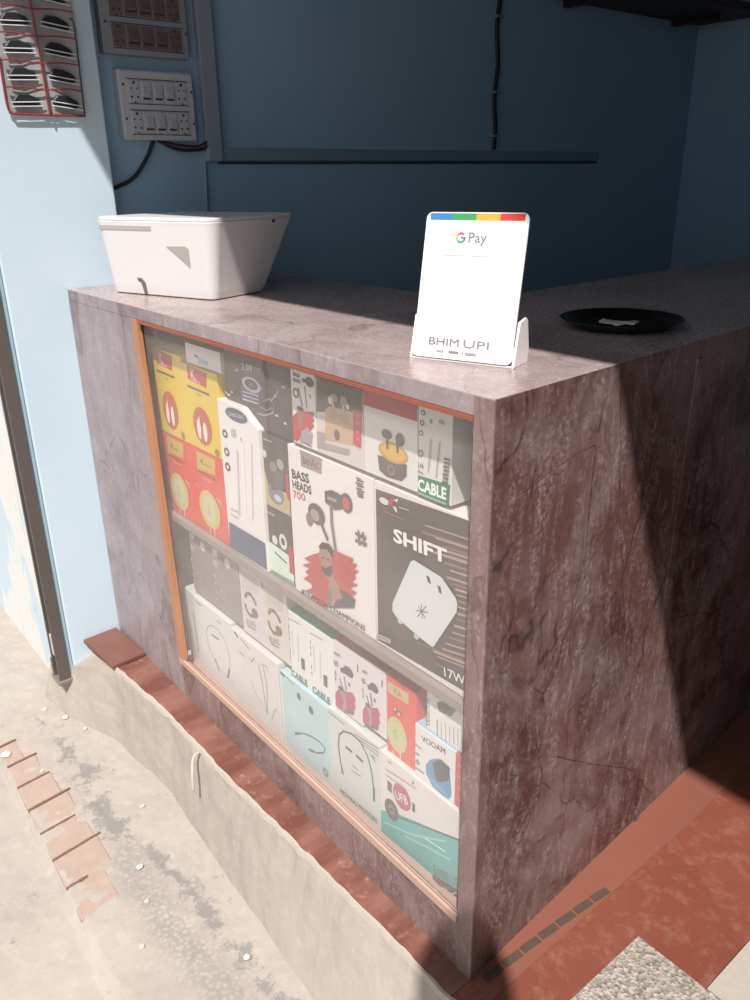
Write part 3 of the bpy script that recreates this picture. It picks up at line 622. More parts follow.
   ('line', 'red_strip', '#f0b8b0', 0.004, [(0.8937, 0.4892), (0.9027, 0.4699)]),
   ('line', 'red_strip', '#f0b8b0', 0.004, [(0.8902, 0.3965), (0.8993, 0.3771)]),
   ('poly', 'shadow_print', '#b5aaa8', [(0.004, 0.2858), (0.1876, 0.2985), (0.1789, 0.1665), (0.7167, 0.2074), (0.7136, 0.1355), (0.004, 0.0673)]),
 ]),
 dict(name='earbud_box', label='white earbud box with red top band and yellow charging case picture', group=None, cat='box', rect=(-0.31, -0.184, 0.8145, 0.951), yf=0.04, dep=0.07, col='#dedad6', art=[
   ('poly', 'red_band', '#c43330', [(0.004, 0.996), (0.996, 0.9896), (0.996, 0.8043), (0.004, 0.8039)]),
   ('poly', 'case_picture', '#5c5048', [(0.268, 0.2683), (0.8209, 0.2778), (0.8148, 0.1446), (0.726, 0.0602), (0.4486, 0.0403), (0.298, 0.0865)]),
   ('ell', 'case_picture', '#dca634', (0.5673, 0.3588), 0.2782, 0.1176, 0),
   ('ell', 'case_picture', '#f0c050', (0.5673, 0.3629), 0.2285, 0.0893, 0),
   ('ell', 'case_picture', '#8b7f78', (0.526, 0.1435), 0.0719, 0.0664, 0.6),
   ('ell', 'earbud_picture', '#4a4644', (0.4494, 0.549), 0.0974, 0.0565, 0),
   ('line', 'earbud_picture', '#4a4644', 0.007, [(0.4589, 0.5269), (0.4634, 0.3796)]),
   ('ell', 'earbud_picture', '#4a4644', (0.696, 0.5385), 0.0813, 0.0752, 0),
   ('line', 'earbud_picture', '#4a4644', 0.007, [(0.6394, 0.5759), (0.654, 0.3749)]),
 ]),
 dict(name='data_cable_box', label='white cable box with a green band lettered CABLE', group=None, cat='box', rect=(-0.182, -0.112, 0.8145, 0.951), yf=0.04, dep=0.05, col='#dad8d4', art=[
   ('poly', 'green_band', '#2f8a5c', [(0.004, 0.2083), (0.9762, 0.2375), (0.9521, 0.004), (0.004, 0.004)]),
   ('text', 'green_band', '#f0f4ee', 'CABLE', (0.004, 0.0431), (0.865, 0.0576), (0.004, 0.1743)),
   ('line', 'green_band', '#a8d0b8', 0.004, [(0.004, 0.0041), (0.8628, 0.004)]),
   ('ell', 'feature_icons', '#4e6e5e', (0.1443, 0.9234), 0.0675, 0.0316, 0),
   ('ell', 'feature_icons', '#dad8d4', (0.1443, 0.9234), 0.0312, 0.0149, 0),
   ('ell', 'feature_icons', '#4e6e5e', (0.1207, 0.8101), 0.068, 0.032, 0),
   ('ell', 'feature_icons', '#dad8d4', (0.1207, 0.8101), 0.0315, 0.015, 0),
   ('ell', 'feature_icons', '#4e6e5e', (0.0916, 0.6948), 0.0686, 0.0323, 0),
   ('ell', 'feature_icons', '#dad8d4', (0.0916, 0.6948), 0.0317, 0.0152, 0),
   ('ell', 'feature_icons', '#6c6a6c', (0.0857, 0.4704), 0.0817, 0.0388, 0.6),
   ('text', 'feature_icons', '#4e4a50', '2.4A', (0.004, 0.303), (0.1859, 0.3076), (0.004, 0.3565)),
   ('line', 'feature_icons', '#b0acac', 0.003, [(0.004, 0.2596), (0.1713, 0.2503)]),
   ('line', 'cable_picture', '#c2bcba', 0.004, [(0.3859, 0.6655), (0.3301, 0.2923)]),
   ('line', 'cable_picture', '#c2bcba', 0.004, [(0.642, 0.6592), (0.5668, 0.2671)]),
   ('line', 'cable_picture', '#a8a2a2', 0.006, [(0.3887, 0.8813), (0.3903, 0.835)]),
   ('line', 'cable_picture', '#b4aeae', 0.007, [(0.6166, 0.8882), (0.7666, 0.8776)]),
   ('line', 'spec_lines', '#55525a', 0.0035, [(0.7858, 0.5044), (0.9701, 0.5101)]),
   ('line', 'spec_lines', '#55525a', 0.0035, [(0.7954, 0.4641), (0.9627, 0.4678)]),
   ('line', 'spec_lines', '#55525a', 0.0035, [(0.775, 0.4195), (0.9552, 0.4252)]),
   ('line', 'spec_lines', '#55525a', 0.0035, [(0.7846, 0.3788), (0.9478, 0.3825)]),
   ('line', 'spec_lines', '#55525a', 0.0035, [(0.7641, 0.3338), (0.9403, 0.3396)]),
   ('line', 'spec_lines', '#55525a', 0.0035, [(0.7738, 0.2928), (0.9327, 0.2964)]),
   ('line', 'spec_lines', '#55525a', 0.0035, [(0.7531, 0.2473), (0.9251, 0.2531)]),
 ]),
 dict(name='leaning_carton', label='pale green carton with a red foot standing by the right post of the case', group=None, cat='box', rect=(-0.1, -0.06, 0.8145, 0.945), yf=0.07, dep=0.06, col='#cfd4cc', art=[
   ('line', 'green_lines', '#9ab8a8', 0.003, [(0.004, 0.636), (0.0655, 0.5966)]),
   ('line', 'green_lines', '#9ab8a8', 0.003, [(0.004, 0.5378), (0.0798, 0.4994)]),
   ('line', 'green_lines', '#9ab8a8', 0.003, [(0.004, 0.4388), (0.0942, 0.4014)]),
   ('line', 'green_lines', '#9ab8a8', 0.003, [(0.004, 0.3391), (0.1087, 0.3027)]),
   ('line', 'green_lines', '#9ab8a8', 0.003, [(0.004, 0.2385), (0.1233, 0.2032)]),
   ('line', 'green_lines', '#9ab8a8', 0.003, [(0.004, 0.1372), (0.138, 0.1029)]),
   ('poly', 'red_foot', '#c05048', [(0.004, 0.004), (0.1529, 0.004), (0.1694, 0.004), (0.004, 0.004)]),
 ]),
 dict(name='earphone_box', label='large white earphone box with a bearded man printed on a red splash', group=None, cat='box', rect=(-0.537, -0.29, 0.508, 0.806), yf=0.04, dep=0.1, col='#e6dfdb', art=[
   ('poly', 'brand_plate', '#a8a09c', [(0.1675, 0.996), (0.4399, 0.996), (0.4261, 0.8968), (0.1713, 0.8924)]),
   ('text', 'brand_plate', '#5e565a', 'bo', (0.2044, 0.915), (0.2855, 0.9176), (0.2049, 0.9693)),
   ('text', 'brand_plate', '#b8434a', 'At', (0.298, 0.9179), (0.3967, 0.9211), (0.2979, 0.9703)),
   ('text', 'title_lettering', '#2e282b', 'BASS', (0.0445, 0.7899), (0.2697, 0.8037), (0.0458, 0.8478)),
   ('text', 'title_lettering', '#2e282b', 'HEADS', (0.045, 0.724), (0.2939, 0.7389), (0.0457, 0.7771)),
   ('text', 'title_lettering', '#d04450', '700', (0.0455, 0.6574), (0.2109, 0.6725), (0.0457, 0.7069)),
   ('line', 'spec_lines', '#6e676c', 0.004, [(0.828, 0.9699), (0.8775, 0.9721)]),
   ('line', 'spec_lines', '#6e676c', 0.004, [(0.8339, 0.9561), (0.909, 0.9643)]),
   ('line', 'spec_lines', '#6e676c', 0.004, [(0.8223, 0.938), (0.8977, 0.9465)]),
   ('line', 'spec_lines', '#6e676c', 0.004, [(0.8391, 0.9267), (0.9121, 0.9348)]),
   ('line', 'spec_lines', '#6e676c', 0.004, [(0.8274, 0.9086), (0.89, 0.9143)]),
   ('line', 'spec_lines', '#6e676c', 0.004, [(0.8377, 0.8957), (0.9109, 0.9041)]),
   ('line', 'spec_lines', '#6e676c', 0.004, [(0.8326, 0.879), (0.9018, 0.8866)]),
   ('line', 'spec_lines', '#6e676c', 0.004, [(0.8451, 0.8666), (0.9055, 0.8722)]),
   ('ell', 'earphone_picture', '#5a5152', (0.7154, 0.7906), 0.0679, 0.0592, 0),
   ('ell', 'earphone_picture', '#d8574c', (0.7106, 0.7869), 0.0433, 0.0383, 0),
   ('poly', 'earphone_picture', '#5a5152', [(0.4595, 0.8011), (0.5497, 0.8293), (0.6606, 0.8257), (0.6671, 0.7412), (0.5841, 0.7133), (0.4614, 0.7322)]),
   ('poly', 'earphone_picture', '#b0a8a6', [(0.4938, 0.7782), (0.6005, 0.7861), (0.5991, 0.7647), (0.4923, 0.7577)]),
   ('line', 'earphone_picture', '#857b7b', 0.011, [(0.5338, 0.738), (0.5344, 0.6111), (0.5708, 0.4398)]),
   ('ell', 'earphone_picture', '#5a5152', (0.3467, 0.6251), 0.1062, 0.0665, 0),
   ('ell', 'earphone_picture', '#b9a5a2', (0.328, 0.6136), 0.0564, 0.0375, 0),
   ('ell', 'earphone_picture', '#a07872', (0.2523, 0.5669), 0.0421, 0.0435, 0),
   ('line', 'earphone_picture', '#6e6464', 0.011, [(0.3944, 0.5988), (0.4321, 0.5438), (0.4798, 0.4917)]),
   ('line', 'hash_mark', '#6a6468', 0.007, [(0.8427, 0.659), (0.8544, 0.5694)]),
   ('line', 'hash_mark', '#6a6468', 0.007, [(0.8932, 0.6634), (0.9053, 0.5782)]),
   ('line', 'hash_mark', '#6a6468', 0.007, [(0.8082, 0.6307), (0.929, 0.6344)]),
   ('line', 'hash_mark', '#6a6468', 0.007, [(0.8063, 0.5891), (0.9341, 0.5966)]),
   ('poly', 'red_splash', '#cf4a44', [(0.1579, 0.273), (0.2695, 0.3322), (0.3633, 0.3744), (0.4683, 0.4354), (0.6147, 0.4531), (0.6854, 0.455), (0.7824, 0.4629), (0.7535, 0.4308), (0.8266, 0.4383), (0.7748, 0.3987), (0.8384, 0.3997), (0.7847, 0.3655), (0.8066, 0.344), (0.7472, 0.3048), (0.8276, 0.3054), (0.7215, 0.2564), (0.8137, 0.2481), (0.7425, 0.2102), (0.8, 0.1968), (0.593, 0.1035), (0.437, 0.0156), (0.2777, 0.004), (0.3214, 0.0289), (0.2267, 0.0102), (0.2626, 0.0515), (0.1625, 0.0461), (0.2476, 0.0923), (0.237, 0.1215), (0.1291, 0.1216), (0.2094, 0.1693), (0.1623, 0.1825), (0.2334, 0.2265), (0.1252, 0.2177), (0.2508, 0.2711)]),
   ('poly', 'portrait_print', '#b98c7c', [(0.371, 0.4064), (0.4241, 0.4423), (0.5064, 0.4534), (0.5354, 0.4159), (0.5138, 0.3157), (0.5417, 0.2571), (0.6119, 0.2127), (0.6684, 0.1506), (0.6411, 0.093), (0.4504, 0.0247), (0.4604, 0.1614), (0.4774, 0.2223), (0.4086, 0.2438), (0.3827, 0.3014), (0.3612, 0.3493)]),
   ('poly', 'portrait_print', '#3a2e2c', [(0.3618, 0.4172), (0.4081, 0.4602), (0.4955, 0.4726), (0.5471, 0.4458), (0.5376, 0.3767), (0.51, 0.4015), (0.4677, 0.4286), (0.3782, 0.4018)]),
   ('poly', 'portrait_print', '#52403c', [(0.3951, 0.2985), (0.4375, 0.2914), (0.5152, 0.3363), (0.527, 0.2929), (0.4917, 0.2475), (0.4289, 0.2448), (0.3923, 0.2633)]),
   ('poly', 'portrait_print', '#6f8580', [(0.4599, 0.1543), (0.4943, 0.1798), (0.4951, 0.0478), (0.4455, 0.0272)]),
   ('poly', 'portrait_print', '#574f52', [(0.5991, 0.2016), (0.7074, 0.2115), (0.7882, 0.1927), (0.774, 0.1366), (0.5151, 0.0465), (0.5567, 0.1114), (0.6398, 0.1543)]),
   ('line', 'portrait_print', '#3a2e2c', 0.003, [(0.3918, 0.3519), (0.4325, 0.3577)]),
   ('line', 'portrait_print', '#3a2e2c', 0.003, [(0.4577, 0.36), (0.4927, 0.3655)]),
   ('text', 'slogan_lettering', '#2e282b', '#TEAM OF CHAMPIONS', (0.0952, 0.0056), (0.8962, 0.0234), (0.0989, 0.042)),
 ]),
 dict(name='charger_box', label='large dark charger box with streaks and a white adapter picture', group=None, cat='box', rect=(-0.286, -0.068, 0.508, 0.806), yf=0.04, dep=0.1, col='#e2dad6', art=[
   ('poly', 'dark_panel', '#5a4e4b', [(0.0186, 0.9534), (0.996, 0.996), (0.996, 0.0427), (0.0207, 0.0152)]),
   ('line', 'speed_lines', '#c09a92', 0.0035, [(0.5505, 0.8711), (0.996, 0.9008)]),
   ('line', 'speed_lines', '#9a7770', 0.005, [(0.5175, 0.8264), (0.996, 0.8612)]),
   ('line', 'speed_lines', '#cfa79d', 0.0035, [(0.662, 0.8301), (0.996, 0.8548)]),
   ('line', 'speed_lines', '#c09a92', 0.005, [(0.4841, 0.7625), (0.996, 0.8041)]),
   ('line', 'speed_lines', '#9a7770', 0.0035, [(0.7279, 0.8014), (0.996, 0.8226)]),
   ('line', 'speed_lines', '#cfa79d', 0.005, [(0.5979, 0.7428), (0.996, 0.7768)]),
   ('line', 'speed_lines', '#c09a92', 0.0035, [(0.7933, 0.7647), (0.996, 0.7821)]),
   ('line', 'speed_lines', '#9a7770', 0.005, [(0.7523, 0.7172), (0.996, 0.7396)]),
   ('line', 'speed_lines', '#cfa79d', 0.0035, [(0.8069, 0.6899), (0.996, 0.7083)]),
   ('line', 'speed_lines', '#c09a92', 0.005, [(0.7766, 0.6445), (0.996, 0.6672)]),
   ('line', 'speed_lines', '#9a7770', 0.0035, [(0.831, 0.6235), (0.996, 0.6413)]),
   ('line', 'speed_lines', '#cfa79d', 0.005, [(0.8638, 0.6025), (0.996, 0.6174)]),
   ('line', 'speed_lines', '#c09a92', 0.0035, [(0.8756, 0.5753), (0.996, 0.5894)]),
   ('line', 'speed_lines', '#9a7770', 0.005, [(0.8876, 0.5443), (0.996, 0.5576)]),
   ('line', 'speed_lines', '#cfa79d', 0.0035, [(0.8934, 0.5125), (0.996, 0.5257)]),
   ('line', 'speed_lines', '#c09a92', 0.005, [(0.891, 0.4742), (0.996, 0.4883)]),
   ('line', 'speed_lines', '#9a7770', 0.0035, [(0.8819, 0.4398), (0.996, 0.4556)]),
   ('line', 'speed_lines', '#cfa79d', 0.005, [(0.8625, 0.3952), (0.996, 0.4144)]),
   ('line', 'speed_lines', '#c09a92', 0.0035, [(0.8428, 0.35), (0.996, 0.3729)]),
   ('line', 'speed_lines', '#9a7770', 0.005, [(0.8115, 0.3108), (0.996, 0.3392)]),
   ('line', 'speed_lines', '#cfa79d', 0.0035, [(0.78, 0.2631), (0.996, 0.2976)]),
   ('line', 'speed_lines', '#c09a92', 0.005, [(0.7479, 0.2186), (0.996, 0.2595)]),
   ('line', 'speed_lines', '#9a7770', 0.0035, [(0.4793, 0.1648), (0.996, 0.2289)]),
   ('line', 'speed_lines', '#cfa79d', 0.005, [(0.6575, 0.1729), (0.996, 0.2158)]),
   ('line', 'speed_lines', '#c09a92', 0.0035, [(0.7043, 0.1558), (0.996, 0.1938)]),
   ('ell', 'brand_logo', '#d9d2cf', (0.1207, 0.9064), 0.0546, 0.0189, 0),
   ('poly', 'brand_logo', '#c8323a', [(0.1633, 0.9347), (0.195, 0.9268), (0.2294, 0.9554), (0.2437, 0.9463), (0.2144, 0.9162), (0.2433, 0.8966), (0.2117, 0.8957), (0.1873, 0.9001), (0.155, 0.8853), (0.1703, 0.9113)]),
   ('poly', 'brand_logo', '#ded7d4', [(0.2291, 0.9344), (0.2774, 0.9574), (0.2676, 0.9331)]),
   ('poly', 'brand_logo', '#ded7d4', [(0.219, 0.8998), (0.253, 0.9051), (0.272, 0.8747), (0.2479, 0.8765)]),
   ('line', 'brand_logo', '#b8aeaa', 0.003, [(0.2842, 0.9097), (0.3949, 0.9179)]),
   ('line', 'brand_logo', '#b86a68', 0.003, [(0.1195, 0.8493), (0.3317, 0.8514)]),
   ('text', 'title_lettering', '#efeae8', 'SHIFT', (0.2266, 0.7026), (0.7843, 0.7224), (0.2519, 0.7768)),
   ('poly', 'adapter_picture', '#d4d8d6', [(0.4152, 0.6332), (0.4504, 0.6505), (0.7337, 0.6321), (0.8765, 0.557), (0.8925, 0.5309), (0.8865, 0.4791), (0.6615, 0.1974), (0.6336, 0.1956), (0.4787, 0.2128), (0.255, 0.246), (0.2066, 0.2749), (0.2124, 0.3252)]),
   ('poly', 'adapter_picture', '#bfc4c3', [(0.2678, 0.2529), (0.3308, 0.2458), (0.3182, 0.2209), (0.2727, 0.2197)]),
   ('poly', 'adapter_picture', '#bfc4c3', [(0.4545, 0.2114), (0.5102, 0.2071), (0.496, 0.1844), (0.4547, 0.1839)]),
   ('poly', 'adapter_picture', '#4e4a4c', [(0.5784, 0.6), (0.6124, 0.5996), (0.6314, 0.5621), (0.5973, 0.5648)]),
   ('poly', 'adapter_picture', '#4e4a4c', [(0.6959, 0.5774), (0.729, 0.5759), (0.7413, 0.5381), (0.7103, 0.5401)]),
   ('line', 'adapter_picture', '#77777a', 0.0022, [(0.5308, 0.4179), (0.5487, 0.3308)]),
   ('line', 'adapter_picture', '#77777a', 0.0022, [(0.4771, 0.3611), (0.6059, 0.3891)]),
   ('line', 'adapter_picture', '#77777a', 0.0022, [(0.4942, 0.3291), (0.5866, 0.4223)]),
   ('line', 'adapter_picture', '#77777a', 0.0022, [(0.5005, 0.3951), (0.5789, 0.3473)]),
   ('poly', 'small_plate', '#c8c1bd', [(0.0139, 0.0643), (0.1886, 0.0821), (0.1882, 0.0532), (0.0129, 0.0302)]),
   ('text', 'small_plate', '#55494a', '20.000', (0.0324, 0.0428), (0.1671, 0.0574), (0.0328, 0.0576)),
   ('text', 'power_rating', '#e8e3e0', '17W', (0.7873, 0.0669), (0.996, 0.0893), (0.7695, 0.1188)),
   ('line', 'speed_lines', '#b09e9a', 0.002, [(0.6941, 0.1085), (0.7741, 0.1164)]),
 ]),
 dict(name='trimmer_box', label='grey patterned box on lower shelf, second from the wooden stile', group=None, cat='box', rect=(-0.903, -0.786, 0.302, 0.47), yf=0.05, dep=0.06, col='#8d8683', art=[
   ('poly', 'white_tags', '#cfc9c6', [(0.004, 0.9527), (0.2278, 0.9754), (0.1983, 0.8617), (0.004, 0.8368)]),
   ('poly', 'white_tags', '#c2bcba', [(0.004, 0.774), (0.1967, 0.7773), (0.1711, 0.6783), (0.004, 0.6735)]),
   ('ell', 'white_tags', '#d4cecb', (0.5958, 0.8672), 0.1073, 0.0718, 0),
   ('line', 'pattern', '#a39b98', 0.004, [(0.004, 0.5453), (0.004, 0.035)]),
   ('line', 'pattern', '#a39b98', 0.005, [(0.693, 0.7052), (0.73, 0.1934)]),
   ('ell', 'dots', '#d8d2ce', (0.004, 0.5192), 0.02, 0.0338, 0),
   ('ell', 'dots', '#d8d2ce', (0.0171, 0.4018), 0.0131, 0.0341, 0),
   ('ell', 'dots', '#d8d2ce', (0.0126, 0.2735), 0.012, 0.0344, 0),
   ('ell', 'dots', '#d8d2ce', (0.0148, 0.1541), 0.012, 0.0347, 0),
   ('ell', 'pattern', '#b4adaa', (0.2787, 0.3028), 0.113, 0.0813, 0.6),
   ('ell', 'pattern', '#b4adaa', (0.3213, 0.6341), 0.0857, 0.0495, 0.6),
 ]),
 dict(name='trimmer_box', label='grey patterned box on lower shelf, nearest the wooden stile', group=None, cat='box', rect=(-1.02, -0.905, 0.302, 0.47), yf=0.05, dep=0.06, col='#8d8683', art=[
   ('poly', 'white_tags', '#cfc9c6', [(0.004, 0.9527), (0.2278, 0.9754), (0.1983, 0.8617), (0.004, 0.8368)]),
   ('poly', 'white_tags', '#c2bcba', [(0.004, 0.774), (0.1967, 0.7773), (0.1711, 0.6783), (0.004, 0.6735)]),
   ('ell', 'white_tags', '#d4cecb', (0.5958, 0.8672), 0.1073, 0.0718, 0),
   ('line', 'pattern', '#a39b98', 0.004, [(0.004, 0.5453), (0.004, 0.035)]),
   ('line', 'pattern', '#a39b98', 0.005, [(0.693, 0.7052), (0.73, 0.1934)]),
   ('ell', 'dots', '#d8d2ce', (0.004, 0.5192), 0.02, 0.0338, 0),
   ('ell', 'dots', '#d8d2ce', (0.0171, 0.4018), 0.0131, 0.0341, 0),
   ('ell', 'dots', '#d8d2ce', (0.0126, 0.2735), 0.012, 0.0344, 0),
   ('ell', 'dots', '#d8d2ce', (0.0148, 0.1541), 0.012, 0.0347, 0),
   ('ell', 'pattern', '#b4adaa', (0.2787, 0.3028), 0.113, 0.0813, 0.6),
   ('ell', 'pattern', '#b4adaa', (0.3213, 0.6341), 0.0857, 0.0495, 0.6),
 ]),
 dict(name='ring_holder_box', label='pale box with a brown ring print, left one of a matching pair', group=None, cat='box', rect=(-0.783, -0.688, 0.297, 0.47), yf=0.05, dep=0.06, col='#d2c9cb', art=[
   ('line', 'ring_print', '#8c6a58', 0.012, [(0.2024, 0.5416), (0.312, 0.6222), (0.4763, 0.6462), (0.6237, 0.5979), (0.7, 0.5326)]),
   ('line', 'ring_print', '#8c6a58', 0.012, [(0.1807, 0.4427), (0.2328, 0.3614), (0.3617, 0.3153), (0.5734, 0.346), (0.7091, 0.4195), (0.6623, 0.4539)]),
   ('ell', 'ring_print', '#8c6a58', (0.6069, 0.4012), 0.1319, 0.0684, 0),
   ('text', 'caption', '#8d8480', 'BLING', (0.1937, 0.1369), (0.6105, 0.191), (0.1791, 0.221)),
   ('line', 'caption', '#9a908c', 0.005, [(0.228, 0.1218), (0.58, 0.1513)]),
   ('text', 'brand_mark', '#6e6462', 'K.', (0.004, 0.868), (0.1408, 0.8882), (0.004, 0.9384)),
   ('line', 'stripes', '#c8beb8', 0.002, [(0.1999, 0.9468), (0.1517, 0.6689)]),
   ('line', 'stripes', '#c8beb8', 0.002, [(0.2917, 0.9491), (0.2455, 0.6756)]),
   ('line', 'stripes', '#c8beb8', 0.002, [(0.3827, 0.9514), (0.3386, 0.6823)]),
   ('line', 'stripes', '#c8beb8', 0.002, [(0.4731, 0.9538), (0.4309, 0.6889)]),
   ('line', 'stripes', '#c8beb8', 0.002, [(0.5628, 0.9561), (0.5225, 0.6954)]),
   ('line', 'stripes', '#c8beb8', 0.002, [(0.6518, 0.9583), (0.6133, 0.7019)]),
   ('line', 'stripes', '#c8beb8', 0.002, [(0.7401, 0.9606), (0.7035, 0.7084)]),
   ('line', 'stripes', '#c8beb8', 0.002, [(0.8278, 0.9629), (0.7929, 0.7148)]),
 ]),
 dict(name='ring_holder_box', label='pale box with a brown ring print, right one, beside the teal topped boxes', group=None, cat='box', rect=(-0.686, -0.591, 0.297, 0.47), yf=0.05, dep=0.06, col='#d3cac2', art=[
   ('line', 'ring_print', '#8c6a58', 0.012, [(0.2024, 0.5416), (0.312, 0.6222), (0.4763, 0.6462), (0.6237, 0.5979), (0.7, 0.5326)]),
   ('line', 'ring_print', '#8c6a58', 0.012, [(0.1807, 0.4427), (0.2328, 0.3614), (0.3617, 0.3153), (0.5734, 0.346), (0.7091, 0.4195), (0.6623, 0.4539)]),
   ('ell', 'ring_print', '#8c6a58', (0.6069, 0.4012), 0.1319, 0.0684, 0),
   ('text', 'caption', '#8d8480', 'BLING', (0.1937, 0.1369), (0.6105, 0.191), (0.1791, 0.221)),
   ('line', 'caption', '#9a908c', 0.005, [(0.228, 0.1218), (0.58, 0.1513)]),
   ('text', 'brand_mark', '#6e6462', 'K.', (0.004, 0.868), (0.1408, 0.8882), (0.004, 0.9384)),
   ('line', 'stripes', '#c8beb8', 0.002, [(0.1999, 0.9468), (0.1517, 0.6689)]),
   ('line', 'stripes', '#c8beb8', 0.002, [(0.2917, 0.9491), (0.2455, 0.6756)]),
   ('line', 'stripes', '#c8beb8', 0.002, [(0.3827, 0.9514), (0.3386, 0.6823)]),
   ('line', 'stripes', '#c8beb8', 0.002, [(0.4731, 0.9538), (0.4309, 0.6889)]),
   ('line', 'stripes', '#c8beb8', 0.002, [(0.5628, 0.9561), (0.5225, 0.6954)]),
   ('line', 'stripes', '#c8beb8', 0.002, [(0.6518, 0.9583), (0.6133, 0.7019)]),
   ('line', 'stripes', '#c8beb8', 0.002, [(0.7401, 0.9606), (0.7035, 0.7084)]),
   ('line', 'stripes', '#c8beb8', 0.002, [(0.8278, 0.9629), (0.7929, 0.7148)]),
 ]),
 dict(name='data_cable_box', label='white cable box with teal top, left one of two on the lower shelf', group=None, cat='box', rect=(-0.587, -0.512, 0.2785, 0.436), yf=0.05, dep=0.05, col='#e4e2de', top='#46c4a6', art=[
   ('ell', 'feature_icons', '#77857f', (0.004, 0.7429), 0.02, 0.0288, 0),
   ('ell', 'feature_icons', '#77857f', (0.004, 0.6589), 0.02, 0.029, 0),
   ('ell', 'feature_icons', '#77857f', (0.004, 0.5635), 0.02, 0.0293, 0),
   ('line', 'caption', '#a49ea2', 0.003, [(0.004, 0.873), (0.5962, 0.9068)]),
   ('ell', 'feature_icons', '#5f6466', (0.004, 0.3755), 0.02, 0.0338, 0.5),
   ('ell', 'feature_icons', '#5f6466', (0.004, 0.2773), 0.02, 0.0341, 0.5),
   ('line', 'cable_picture', '#c6c2be', 0.004, [(0.1515, 0.7228), (0.1402, 0.3432)]),
   ('line', 'cable_picture', '#c6c2be', 0.004, [(0.4343, 0.7074), (0.3992, 0.2842)]),
   ('poly', 'spec_block', '#4c5052', [(0.5349, 0.4005), (0.712, 0.4089), (0.6935, 0.2315), (0.5369, 0.2373)]),
   ('text', 'green_lettering', '#3d7f6c', 'CABLE', (0.004, 0.004), (0.7945, 0.0152), (0.004, 0.0984)),
   ('line', 'green_lettering', '#5f9a86', 0.004, [(0.004, 0.004), (0.7742, 0.004)]),
 ]),
 dict(name='data_cable_box', label='white cable box with teal top, right one, beside the pink topped boxes', group=None, cat='box', rect=(-0.51, -0.432, 0.2785, 0.437), yf=0.05, dep=0.05, col='#e4e2de', top='#46c4a6', art=[
   ('ell', 'feature_icons', '#77857f', (0.004, 0.7429), 0.02, 0.0288, 0),
   ('ell', 'feature_icons', '#77857f', (0.004, 0.6589), 0.02, 0.029, 0),
   ('ell', 'feature_icons', '#77857f', (0.004, 0.5635), 0.02, 0.0293, 0),
   ('line', 'caption', '#a49ea2', 0.003, [(0.004, 0.873), (0.5962, 0.9068)]),
   ('ell', 'feature_icons', '#5f6466', (0.004, 0.3755), 0.02, 0.0338, 0.5),
   ('ell', 'feature_icons', '#5f6466', (0.004, 0.2773), 0.02, 0.0341, 0.5),
   ('line', 'cable_picture', '#c6c2be', 0.004, [(0.1515, 0.7228), (0.1402, 0.3432)]),
   ('line', 'cable_picture', '#c6c2be', 0.004, [(0.4343, 0.7074), (0.3992, 0.2842)]),
   ('poly', 'spec_block', '#4c5052', [(0.5349, 0.4005), (0.712, 0.4089), (0.6935, 0.2315), (0.5369, 0.2373)]),
   ('text', 'green_lettering', '#3d7f6c', 'CABLE', (0.004, 0.004), (0.7945, 0.0152), (0.004, 0.0984)),
   ('line', 'green_lettering', '#5f9a86', 0.004, [(0.004, 0.004), (0.7742, 0.004)]),
 ]),
 dict(name='earphone_box', label='earphone box with pink top and pink splash, left one of a matching pair', group=None, cat='box', rect=(-0.43, -0.343, 0.289, 0.443), yf=0.05, dep=0.05, col='#ddd4d6', top='#d8475f', art=[
   ('line', 'brand_mark', '#a49c9c', 0.008, [(0.004, 0.7891), (0.2405, 0.8076)]),
   ('text', 'title_lettering', '#54485a', 'HEADS', (0.004, 0.6051), (0.1734, 0.6322), (0.004, 0.6763)),
   ('ell', 'earphone_picture', '#5a4c66', (0.5202, 0.6597), 0.1821, 0.0701, 0),
   ('poly', 'earphone_picture', '#5a4c66', [(0.2255, 0.6411), (0.4317, 0.6804), (0.4756, 0.602), (0.2452, 0.5753)]),
   ('ell', 'earphone_picture', '#6e6272', (0.0327, 0.4613), 0.0287, 0.0811, 0.5),
   ('line', 'earphone_picture', '#857a88', 0.005, [(0.1837, 0.4645), (0.3019, 0.3443)]),
   ('line', 'earphone_picture', '#857a88', 0.005, [(0.3601, 0.5476), (0.4312, 0.3631)]),
   ('line', 'hash_mark', '#857c84', 0.008, [(0.5282, 0.5056), (0.5542, 0.4521)]),
   ('line', 'hash_mark', '#6a6070', 0.004, [(0.8631, 0.8644), (0.856, 0.7537)]),
   ('poly', 'pink_splash', '#c43f70', [(0.004, 0.1855), (0.1144, 0.2766), (0.2253, 0.3523), (0.4034, 0.3338), (0.66, 0.3963), (0.7641, 0.3218), (0.7105, 0.2636), (0.7556, 0.1951), (0.6658, 0.1244), (0.7141, 0.0982), (0.3751, 0.004), (0.1663, 0.004), (0.031, 0.004), (0.004, 0.0123), (0.004, 0.0442), (0.004, 0.1144)]),
   ('poly', 'portrait_print', '#b59aa0', [(0.1433, 0.3064), (0.3273, 0.3417), (0.3981, 0.2697), (0.4298, 0.027), (0.2721, 0.004), (0.3136, 0.1804)]),
   ('poly', 'portrait_print', '#6f6876', [(0.3822, 0.0753), (0.6658, 0.1244), (0.6609, 0.0557), (0.2951, 0.004)]),
   ('ell', 'portrait_print', '#584a52', (0.2388, 0.3292), 0.1056, 0.03, 0),
 ]),
 dict(name='earphone_box', label='earphone box with pink top and pink splash, right one, touching the red cable box', group=None, cat='box', rect=(-0.343, -0.275, 0.3, 0.445), yf=0.05, dep=0.05, col='#ddd4d6', top='#d8475f', art=[
   ('line', 'brand_mark', '#a49c9c', 0.008, [(0.004, 0.7891), (0.2405, 0.8076)]),
